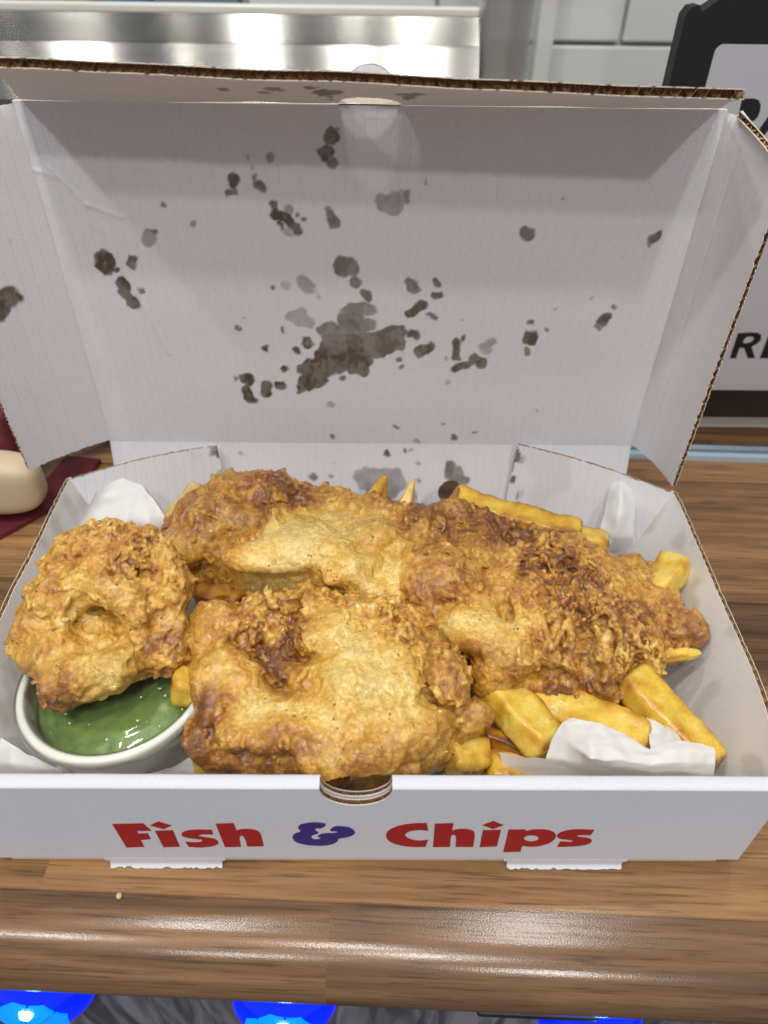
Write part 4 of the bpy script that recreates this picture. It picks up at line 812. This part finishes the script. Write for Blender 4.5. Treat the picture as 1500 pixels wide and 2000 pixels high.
CH = [((338, 1025, .040), (402, 955, .053), .0135, .0135, 'yellow chip stub standing behind the fillet near the folded paper corner', 1, 1, 0, 0),
      ((732, 990, .046), (752, 924, .064), .0115, .009, 'chip with a long thin browned point rising behind the fillet', 1, .12, .12, 0),
      ((786, 1000, .046), (810, 936, .059), .0085, .008, 'slim pointed chip behind the fillet beside the long thin point', 1, .12, .16, 0),
      ((880, 972, .0545), (1135, 1042, .046), .0125, .012, 'long golden chip lying along the back edge of the fillet', 1, .9, .18, .002),
      ((1270, 1165, .040), (1326, 1092, .046), .0135, .013, 'pale yellow chip end between the fillet and the side wall', 1, 1, -.06, 0),
      ((1225, 1315, .040), (1395, 1500, .030), .0165, .0130, 'large thick golden chip lying from the fillet down to the front corner', 1, .95, .04, .001),
      ((945, 1330, .036), (1075, 1465, .036), .0165, .014, 'thick yellow chip under the fillet dipping behind the crumpled paper', 1, .9, -.04, -.001),
      ((1030, 1360, .033), (1270, 1452, .036), .0175, .010, 'broad flat chip with a browned end above the crumpled paper', 1, .9, .04, -.001),
      ((938, 1432, .030), (1050, 1484, .026), .0065, .007, 'thin dark brown chip sliver beside the crumpled paper', 1, .7, .5, 0),
      ((905, 1440, .030), (918, 1515, .026), .0165, .014, 'short upright chip next to the pale fish piece by the front wall', 1, 1, .05, 0),
      ((945, 1500, .0235), (1085, 1512, .0235), .0135, .010, 'chip lying flat along the front wall beneath the crumpled paper', 1, 1, .10, 0),
      ((385, 1488, .024), (500, 1496, .024), .0155, .014, 'yellow chip under the browned edge of the pale fish piece', 1, 1, .0, 0),
      ((334, 1338, .0475), (430, 1352, .040), .0125, .012, 'small chip end resting on the green pot beside the pale fish piece', 1, 1, .08, 0),
      ((1290, 1283, .040), (1372, 1276, .0405), .0058, .005, 'tiny thin chip tip poking out under the fillet at the side wall', 1, .6, .02, 0),
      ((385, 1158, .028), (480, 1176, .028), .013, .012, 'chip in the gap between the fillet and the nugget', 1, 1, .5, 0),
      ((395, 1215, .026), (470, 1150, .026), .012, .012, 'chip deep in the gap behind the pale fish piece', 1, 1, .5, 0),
      ((1010, 1395, .022), (1190, 1400, .022), .014, .013, 'chip lying low under the broad flat chip', 1, 1, .2, 0),
      ((1120, 1355, .030), (1215, 1440, .030), .0135, .012, 'chip wedged between the broad flat chip and the large thick chip', 1, 1, .1, 0),
      ((1255, 1395, .020), (1330, 1500, .018), .014, .012, 'chip on the paper beside the large thick chip', 1, 1, .06, 0),
      ((1000, 1020, .046), (1190, 1068, .042), .0125, .011, 'chip behind the fillet under the long golden chip', 1, 1, .1, 0),
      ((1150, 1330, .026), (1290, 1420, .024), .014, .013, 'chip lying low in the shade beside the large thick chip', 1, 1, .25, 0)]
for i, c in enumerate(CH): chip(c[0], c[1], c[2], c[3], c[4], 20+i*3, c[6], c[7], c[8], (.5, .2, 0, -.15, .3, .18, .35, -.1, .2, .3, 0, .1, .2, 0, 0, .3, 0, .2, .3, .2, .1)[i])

# ------------------------------------------------------------------ pot of peas
PC = np.array([-.1000, .0515, .0035]); pot = empty('peas_pot', PC)
tag(pot, 'round white plastic pot of green mushy peas under a clear lid', 'pot')
M_tub = plain('white_plastic', srgb(244, 243, 238), .3, Subsurface_Weight=.15, Subsurface_Scale=.004)
M_pea = plain('mushy_peas', srgb(116, 146, 54), .32, noise=.3, nscale=260, bump=.5, Subsurface_Weight=.1, Subsurface_Scale=.003, Coat_Weight=.4)
v, f = lathe([(1e-5, .0006), (.026, .0006), (.0275, .0015), (.0335, .034), (.0340, .0375), (.0332, .0378), (.0325, .034), (.0268, .003), (1e-5, .0026)])
obj('tub', np.array(v)+PC, f, M_tub, pot)
v, f = lathe([(.0332, .0345), (.0362, .0352), (.0376, .0368), (.0380, .0390), (.0373, .0410), (.0358, .0420), (.0344, .0414), (.0336, .0400), (.0329, .0372), (.0326, .0350)])
obj('rim', np.array(v)+PC, f, M_tub, pot)
v, f = lathe([(1e-5, .0342)]+[(r, .0340-.0016*(r/.0325)**4) for r in np.linspace(.002, .0325, 20)], 96, True)
v = np.array(v); v[:, 2] += .0005*fbm(v*160, 2, 4); obj('peas', v+PC, f, M_pea, pot)
v, f = lathe([(1e-5, .0372), (.016, .0372), (.0205, .0372), (.0225, .0376), (.0238, .0376), (.0252, .0371), (.0308, .0370), (.0322, .0382), (.0332, .0405), (.0345, .0424), (.0362, .0430), (.0378, .0418), (.0385, .0390), (.0385, .0372)], 96, True)
obj('clear_lid', np.array(v)+PC, f, M_lidfilm, pot)
M_drop = plain('droplet', (.85, .9, .85), .1); dv_, df_ = [], []
for k in range(70):
    a = RNG.uniform(0, 6.28); r = RNG.uniform(.018, .032) if k % 3 else RNG.uniform(0, .03); s = RNG.uniform(.00015, .0005)
    v, f = lathe([(1e-6, s*.6), (s*.6, s*.45), (s, 0), (s, -s*.2)], 8); b0 = len(dv_)
    dv_ += [tuple(np.array(p)+PC+np.array([r*math.cos(a), r*math.sin(a), .0374])) for p in v]; df_ += [[i+b0 for i in q] for q in f]
tag(obj('condensation', dv_, df_, M_drop, pot), kind='stuff')

# ------------------------------------------------------------------ greaseproof paper
paper = empty('greaseproof_paper', (0, .1, .004)); tag(paper, 'crumpled white greaseproof sheet lining the box under the food', 'paper')
G = ruled([(-.128, .008, -.0008), (.128, .008, -.0008)], [(-.128, .178, -.0008), (.128, .178, -.0008)], 50, 80); P = G.reshape(-1, 3); P[:, 2] += .0008*np.abs(fbm(P*60, 3, 2))
ii = [[i*50+j, (i+1)*50+j, (i+1)*50+j+1, i*50+j+1] for i in range(79) for j in range(49)]
obj('sheet', P, ii, M_paper, paper)
def fold(rows, sub=3, crease=0., seed=0, amp=.0006):
    """paper from a coarse control grid, each point pixel x, y and height"""
    Pn = np.array([[at(*p) for p in r] for r in rows]); n, m = Pn.shape[:2]
    me = bpy.data.meshes.new('corner_fold'); me.from_pydata((Pn.reshape(-1, 3)-np.array(paper.location)).tolist(), [], [[i*m+j, (i+1)*m+j, (i+1)*m+j+1, i*m+j+1] for i in range(n-1) for j in range(m-1)])
    bm = bmesh.new(); bm.from_mesh(me)
    cl = bm.edges.layers.float.get('crease_edge') or bm.edges.layers.float.new('crease_edge')
    for e in bm.edges: e[cl] = crease if not e.is_boundary else .6
    bm.to_mesh(me); bm.free()
    o = bpy.data.objects.new('corner_fold', me); COL.objects.link(o); o.parent = paper
    md = o.modifiers.new('s', 'SUBSURF'); md.levels = md.render_levels = sub
    dg = bpy.context.evaluated_depsgraph_get(); m2 = bpy.data.meshes.new_from_object(o.evaluated_get(dg)); o.modifiers.clear(); o.data = m2
    co = np.zeros(len(m2.vertices)*3); m2.vertices.foreach_get('co', co); co = co.reshape(-1, 3)
    co[:, 2] += .0011*(ridged(warp(co.astype(np.float32), 60, .006, seed)*95, 2, seed+20)-.5)*sstep(.008, .02, co[:, 2]+.004)
    co += amp*np.stack([fbm(co*90, 2, seed), fbm(co*90, 2, seed+4), fbm(co*90, 2, seed+8)], 1); m2.vertices.foreach_set('co', co.ravel())
    m2.polygons.foreach_set('use_smooth', np.ones(len(m2.polygons), bool)); m2.materials.clear(); m2.materials.append(M_paper); m2.update()
    return o
fold([[(150, 1060, .006), (200, 1090, .006), (270, 1100, .006), (340, 1090, .006)], [(150, 1035, .036), (195, 1050, .038), (262, 1052, .038), (322, 1040, .036)],
      [(160, 1010, .045), (200, 985, .047), (255, 978, .047), (312, 1005, .043)], [(180, 975, .052), (202, 948, .055), (240, 932, .056), (278, 946, .052)]], 3, .25, 3)
fold([[(240, 1060, .03), (300, 1080, .03), (330, 1060, .03)], [(250, 1010, .044), (290, 1015, .044), (324, 1008, .042)], [(252, 950, .052), (268, 943, .053), (290, 965, .050)]], 3, .5, 5)
fold([[(1140, 1080, .004), (1190, 1085, .004), (1245, 1090, .004)], [(1168, 1050, .030), (1200, 1055, .033), (1236, 1050, .030)], [(1182, 1000, .040), (1212, 1010, .046), (1240, 1000, .040)], [(1190, 955, .047), (1212, 962, .052), (1242, 955, .047)], [(1198, 938, .0495), (1215, 932, .052), (1234, 940, .0495)]], 3, .4, 6, .0008)
fold([[(1165, 1075, .02), (1195, 1060, .03)], [(1170, 1055, .03), (1195, 1030, .036)], [(1190, 1025, .038), (1200, 1000, .04)]], 3, .3, 8)
# front: a wave of paper curling over the chips
fold([[(1060, 1530, .026), (1068, 1480, .040), (1078, 1440, .0445), (1098, 1414, .0475), (1118, 1404, .049)],
      [(1120, 1530, .026), (1100, 1484, .042), (1106, 1446, .0475), (1120, 1420, .050), (1132, 1407, .0505)],
      [(1180, 1530, .026), (1158, 1490, .046), (1156, 1486, .0535), (1160, 1450, .0535), (1165, 1412, .051)],
      [(1240, 1530, .026), (1220, 1500, .046), (1212, 1484, .051), (1212, 1455, .0515), (1215, 1428, .050)],
      [(1290, 1530, .026), (1275, 1508, .044), (1268, 1495, .048), (1268, 1480, .049), (1270, 1464, .048)],
      [(1335, 1530, .026), (1322, 1508, .044), (1318, 1490, .0485), (1322, 1465, .0495), (1322, 1446, .048)],
      [(1370, 1530, .028), (1362, 1512, .041), (1368, 1490, .045), (1372, 1468, .047), (1370, 1452, .0465)],
      [(1392, 1530, .028), (1393, 1516, .039), (1396, 1492, .043), (1397, 1472, .0455), (1394, 1462, .0455)]], 3, .72, 11, .0007)
fold([[(985, 1528, .022), (975, 1468, .034)], [(1035, 1530, .024), (1030, 1480, .038)], [(1090, 1532, .026), (1092, 1484, .0415)], [(1150, 1532, .026), (1155, 1497, .043)], [(1215, 1533, .026), (1212, 1506, .043)]], 3, .8, 12, .0006)
fold([[(1270, 1500, .034), (1300, 1490, .036), (1330, 1470, .040)], [(1272, 1450, .040), (1298, 1462, .040), (1332, 1448, .044)], [(1262, 1400, .038), (1290, 1415, .040), (1318, 1426, .045)]], 3, .3, 13)
fold([[(-60, 1530, .020), (0, 1528, .020), (60, 1528, .020), (128, 1520, .020)], [(-60, 1480, .030), (0, 1488, .030), (60, 1500, .030), (122, 1508, .029)], [(-60, 1420, .030), (0, 1438, .032), (45, 1466, .032), (100, 1497, .030)]], 3, .4, 17)
fold([[(230, 1535, .012), (300, 1535, .012), (388, 1530, .012)], [(240, 1522, .018), (310, 1518, .020), (388, 1512, .022)], [(330, 1505, .022), (350, 1490, .026), (388, 1465, .028)]], 3, .3, 19)

# crumb on the counter
cr_p = at(233, 1750, ZC+.0008); v, f = lathe([(1e-6, .0011), (.0007, .0009), (.0012, .0002), (.0009, -.0006), (1e-6, -.0009)], 14); v = np.array(v); v += .0003*np.stack([perlin(v*900, 1), perlin(v*900, 2), perlin(v*900, 3)], 1)
tag(obj('crumb', v+cr_p, f, plain('crumb', srgb(226, 206, 160), .7)), 'tiny pale crumb on the wooden counter in front of the box', 'crumb')

# ------------------------------------------------------------------ things beside and behind the box
M_black = plain('black_card', (.006, .006, .006), .55, noise=.3, nscale=500)
M_sheet = plain('white_notice', srgb(246, 246, 252), .5)
YS = at(1420, 822, ZC)[1]; sl = aty(1305, 165, YS); SX0 = sl[0]; top = aty(1385, 3, YS)[2]
sign = empty('notice_stand', (SX0+.11, YS, ZC)); tag(sign, 'black upright notice stand with a white printed sheet behind the box', 'sign')
bm = bmesh.new(); R_ = .006; pts = [(SX0, ZC+.0025), (SX0+.24, ZC+.0025), (SX0+.24, top+.012), (SX0+.016, top+.001), (SX0+.0085, top-.0042), (SX0+.0068, top-.0015), (SX0+.003, top-.0022), (SX0+.0006, top-.006)]
f1 = bm.faces.new([bm.verts.new((x, YS, z)) for x, z in pts]); r = bmesh.ops.extrude_face_region(bm, geom=[f1]); bmesh.ops.translate(bm, vec=(0, .011, 0), verts=[g for g in r['geom'] if isinstance(g, bmesh.types.BMVert)])
bmesh.ops.recalc_face_normals(bm, faces=bm.faces[:]); me = bpy.data.meshes.new('stand_body'); bm.to_mesh(me); bm.free(); me.materials.append(M_black)
o = bpy.data.objects.new('stand_body', me); COL.objects.link(o); o.parent = sign; o.matrix_parent_inverse = Matrix.Translation(-Vector(sign.location))
a = aty(1404, 86, YS-.0006); b_ = aty(1450, 762, YS-.0006); x0 = a[0]-.001; z1_, z0_ = a[2], b_[2]; rr = .004
pp = [(x0+rr-rr*math.sin(t), z1_-rr+rr*math.cos(t)) for t in np.linspace(0, math.pi/2, 8)]+[(x0, z0_), (SX0+.225, z0_), (SX0+.225, z1_)]
npp = len(pp); PVv = [(x, YS-.0005, z) for x, z in pp]+[(x, YS+.0005, z) for x, z in pp]
obj('notice_sheet', PVv, [list(range(npp)), list(range(2*npp-1, npp-1, -1))]+[[i, i+npp, (i+1) % npp+npp, (i+1) % npp] for i in range(npp)], M_sheet, sign, False)
bevel_box('foot', (SX0+.12, YS-.001, ZC+.0016), (.25, .02, .0032), .0008, plain('clear_white_foot', srgb(222, 216, 204), .4), sign)
M_ink = plain('black_ink', (.008, .008, .008), .5); h2 = lambda x, y: (1360+.18*x, 540+.18*y); h1 = lambda x, y: (1280+.15*x, .15*y)
kw = dict(y=YS-.0009, root=sign)
glyph('printed_letter', [(505, 614), (600, 608), (670, 612), (706, 640), (700, 690), (660, 730), (600, 762), (636, 885), (560, 887), (520, 775), (470, 775), (430, 888), (365, 888), (455, 614)], h2, M_ink, 0, [[(535, 655), (610, 650), (632, 670), (610, 705), (560, 725), (495, 725)]], **kw)
glyph('printed_letter', [(795, 614), (1010, 614), (990, 665), (855, 665), (840, 715), (960, 715), (945, 765), (820, 765), (800, 835), (950, 835), (930, 888), (690, 888)], h2, M_ink, 0, **kw)
glyph('printed_letter', [(1130, 1285), (1290, 1282), (1345, 1305), (1372, 1360), (1365, 1440), (1335, 1520), (1290, 1570), (1180, 1590), (1150, 1760), (1040, 1760)], h1, M_ink, 0, **kw)
glyph('printed_letter', [(1300, 1760), (1640, 1282), (1760, 1282), (1860, 1760), (1740, 1760), (1720, 1660), (1500, 1660), (1420, 1760)], h1, M_ink, 0, [[(1560, 1570), (1700, 1570), (1670, 1400)]], **kw)

# beige pouch with a maroon strap beside the box
M_beige = plain('beige_leather', srgb(206, 188, 156), .55, noise=.08, nscale=200, bump=.1); M_mar = plain('maroon_leather', srgb(104, 38, 48), .5, noise=.2, nscale=120, bump=.15)
pch = empty('pouch', at(-60, 980, ZC)); tag(pch, 'beige rounded pouch with a maroon strap beside the side wall', 'pouch')
c0 = at(-55, 935, .024); V = []
for i in range(40):
    for j in range(80):
        th = math.pi*i/39; a = 2*math.pi*j/80; q = lambda t: math.copysign(abs(t)**.55, t)
        V.append((c0[0]+.040*q(math.sin(th))*q(math.cos(a)), c0[1]+.013*q(math.sin(th))*q(math.sin(a)), .0215+.0185*q(math.cos(th))))
obj('body', V, [[i*80+j, (i+1)*80+j, (i+1)*80+(j+1) % 80, i*80+(j+1) % 80] for i in range(39) for j in range(80)], M_beige, pch)
def strip(pts, w, t, name, mat, parent):
    P = smooth_poly(np.array([np.array(p) for p in pts]), 0); s = np.linspace(0, 1, 40); k = np.linspace(0, 1, len(P))
    P = smooth_poly(np.stack([np.interp(s, k, P[:, i]) for i in range(3)], 1), 12); T_ = np.gradient(P, axis=0); T_ /= np.linalg.norm(T_, axis=1, keepdims=True)
    S = np.cross(T_, [0, 0, 1.]); S /= np.linalg.norm(S, axis=1, keepdims=True); U_ = np.cross(S, T_); V = []
    for p, s_, u_ in zip(P, S, U_): V += [p+s_*w/2+u_*t, p-s_*w/2+u_*t, p-s_*w/2, p+s_*w/2]
    F = [[4*i+j, 4*i+(j+1) % 4, 4*i+4+(j+1) % 4, 4*i+4+j] for i in range(len(P)-1) for j in range(4)]+[[0, 1, 2, 3], [4*len(P)-1-j for j in range(4)]]
    obj(name, V, F, mat, parent, False)
strip([at(-160, 1100, ZC+.0003), at(-40, 1048, ZC+.0003), at(50, 1000, ZC+.0003), at(125, 950, ZC+.0003), at(165, 900, ZC+.0003)], .024, .003, 'strap', M_mar, pch)
strip([at(-60, 880, .012), at(40, 885, .012), at(120, 868, .012), at(190, 842, .010), at(280, 815, .008)], .012, .004, 'strap', M_mar, pch)
bevel_box('flap', c0*[1, 1, 0]+np.array([-.012, .022, .030]), (.07, .02, .058), .006, M_mar, pch, 4)

# steel range, pipe, tiles and shelf goods behind the glass
def steel_mat(name, col, rough, an, axis=(1, 0, 0)):
    m, nt, b = new_mat(name); b.inputs['Base Color'].default_value = (*col, 1); b.inputs['Metallic'].default_value = 1.; b.inputs['Roughness'].default_value = rough
    b.inputs['Anisotropic'].default_value = an; cb = N(nt, 'ShaderNodeCombineXYZ', i_0=axis[0], i_1=axis[1], i_2=axis[2]); L(nt, cb, 0, b, 'Tangent')
    tc = N(nt, 'ShaderNodeTexCoord'); mp = N(nt, 'ShaderNodeMapping'); mp.inputs['Scale'].default_value = (3, 300, 300); L(nt, tc, 'Object', mp, 0)
    nz = N(nt, 'ShaderNodeTexNoise', i_Scale=1., i_Detail=3.); L(nt, mp, 0, nz, 'Vector'); r = N(nt, 'ShaderNodeMapRange', i_3=rough*.85, i_4=rough*1.15); L(nt, nz, 0, r, 0); L(nt, r, 0, b, 'Roughness')
    return m
M_steel = steel_mat('brushed_steel', (.36, .36, .335), .20, .99, (0, 0, 1)); M_steel2 = steel_mat('dull_steel', (.27, .27, .25), .17, .94, (0, 0, 1))
rg = empty('steel_range', (-.25, RANGE_Y, 0)); tag(rg, 'brushed stainless steel frying range behind the glass screen', 'range')
zA = aty(500, 86, RANGE_Y)[2]; xr = aty(938, 60, RANGE_Y)[0]
def tilted(name, y0, z0, z1, tilt, mat):
    dy = (z1-z0)*math.tan(math.radians(tilt)); V = [(x, y, z) for x in (-.9, xr) for y, z in ((y0, z0), (y0+dy, z1), (y0+dy+.012, z1), (y0+.03, z0))]
    obj(name, V, [[0, 4, 5, 1], [1, 5, 6, 2], [2, 6, 7, 3], [3, 7, 4, 0], [0, 1, 2, 3], [7, 6, 5, 4]], mat, rg, False); return y0+dy
zM = aty(500, 200, RANGE_Y-.03)[2]
v, f = box_vf(((-.9+xr)/2, RANGE_Y+.09, zM/2-.05), (xr+.9, .24, zM+.1)); obj('body', v, f, M_steel2, rg, False)
for _ in range(8): zA = aty(500, 86, RANGE_Y-.03+(zA-zM)*math.tan(math.radians(30)))[2]
yA = tilted('front_panel', RANGE_Y-.03, zM, zA, 30, M_steel)
zB = zA+.02
for _ in range(8): zB = aty(500, 28, yA+.004+(zB-zA)*math.tan(math.radians(24)))[2]
tilted('upstand', yA+.004, zA, zB, 24, M_steel2)
bevel_box('rail', ((-.9+xr)/2, yA+.012+(zB-zA)*.445, zB+.003), (xr+.9, .012, .0075), .002, plain('pale_rail', srgb(222, 224, 214), .25), rg)
SHY = RANGE_Y+.34
for x0, x1, c, nm, lab in ((-10, 22, (206, 214, 210), 'carton', 'pale grey carton on the shelf behind the range'), (28, 78, (120, 132, 140), 'carton', 'slate grey carton on the shelf behind the range'), (82, 182, (186, 146, 34), 'carton', 'mustard yellow carton on the shelf behind the range'), (212, 300, (40, 104, 190), 'carton', 'bright blue carton on the shelf behind the range'),
                           (305, 470, (104, 128, 150), 'carton', 'grey blue carton on the shelf behind the range'), (475, 655, (130, 144, 150), 'carton', 'wide pale blue grey carton on the shelf behind the range'), (690, 800, (110, 116, 104), 'carton', 'olive grey carton on the shelf behind the range'), (810, 900, (128, 132, 124), 'carton', 'stone grey carton on the shelf next to the steel pipe')):
    A, B = aty(x0, 40, SHY), aty(x1, 40, SHY)
    o = bevel_box('carton', ((A[0]+B[0])/2, SHY+.05, .155), (B[0]-A[0], .1, .14), .003, plain('carton_'+str(x0), srgb(*c), .5)); tag(o, lab, 'carton', 'cartons on the back shelf')
bevel_box('back_shelf', (-.25, SHY+.05, .075), (1.3, .14, .02), .002, plain('shelf_grey', srgb(120, 120, 116), .5)); tag(bpy.data.objects['back_shelf'], 'grey shelf carrying the cartons behind the range', 'shelf')
PX = (aty(942, 60, .6)[0]+aty(1046, 60, .6)[0])/2; PR = abs(aty(1046, 60, .6)[0]-aty(942, 60, .6)[0])/2
pz = aty(995, 138, .6)[2]; pipe = empty('steel_pipe', (PX, .6+PR, 0)); tag(pipe, 'round polished steel pipe beside the white tiles', 'pipe')
M_pipe = plain('polished_pipe', srgb(186, 188, 186), .3, .45, noise=.05)
v, f = lathe([(PR*.97, pz-.01), (PR, pz-.008), (PR, .9)], 64); obj('tube', np.array(v)+np.array([PX, .6+PR, 0]), f, M_pipe, pipe)
v, f = lathe([(PR*1.0, -.1), (PR*1.22, -.1), (PR*1.22, pz-.012), (PR*.9, pz-.010)], 64); obj('socket', np.array(v)+np.array([PX, .6+PR, 0]), f, plain('pale_socket', srgb(206, 208, 200), .35), pipe)
q0, q1 = aty(1052, 60, .66)[0], aty(1088, 60, .66)[0]
o = bevel_box('corner_post', ((q0+q1)/2, .68, .3), (q1-q0, .03, .9), .004, plain('white_post', srgb(226, 228, 224), .3)); tag(o, 'white upright corner post between the steel pipe and the tiles', 'post')
YT = .80; M_grout = plain('grout', srgb(186, 190, 186), .8); M_tile = plain('white_tile', srgb(216, 222, 219), .18, noise=.02, nscale=20)
v, f = box_vf((.45, YT+.02, .3), (1.0, .03, 1.0)); wall = obj('tiled_wall', v, f, M_grout, None, False); tag(wall, 'white tiled wall behind the counter', 'wall')
tz = aty(1150, 84, YT)[2]; tx = aty(1215, 50, YT)[0]; tw, th_ = .20, .10; me_tile = None
for r in range(-2, 2):
    for c in range(-2, 3):
        x = tx+(c+.5)*tw+(.5*tw if r % 2 else 0); z = tz+(r+.5)*th_
        if me_tile is None:
            o = bevel_box('tile', (x, YT, z), (tw-.004, .012, th_-.004), .002, M_tile, None); me_tile = o.data
        else: o = bpy.data.objects.new('tile', me_tile); COL.objects.link(o); o.location = (x, YT, z)
        o.parent = wall
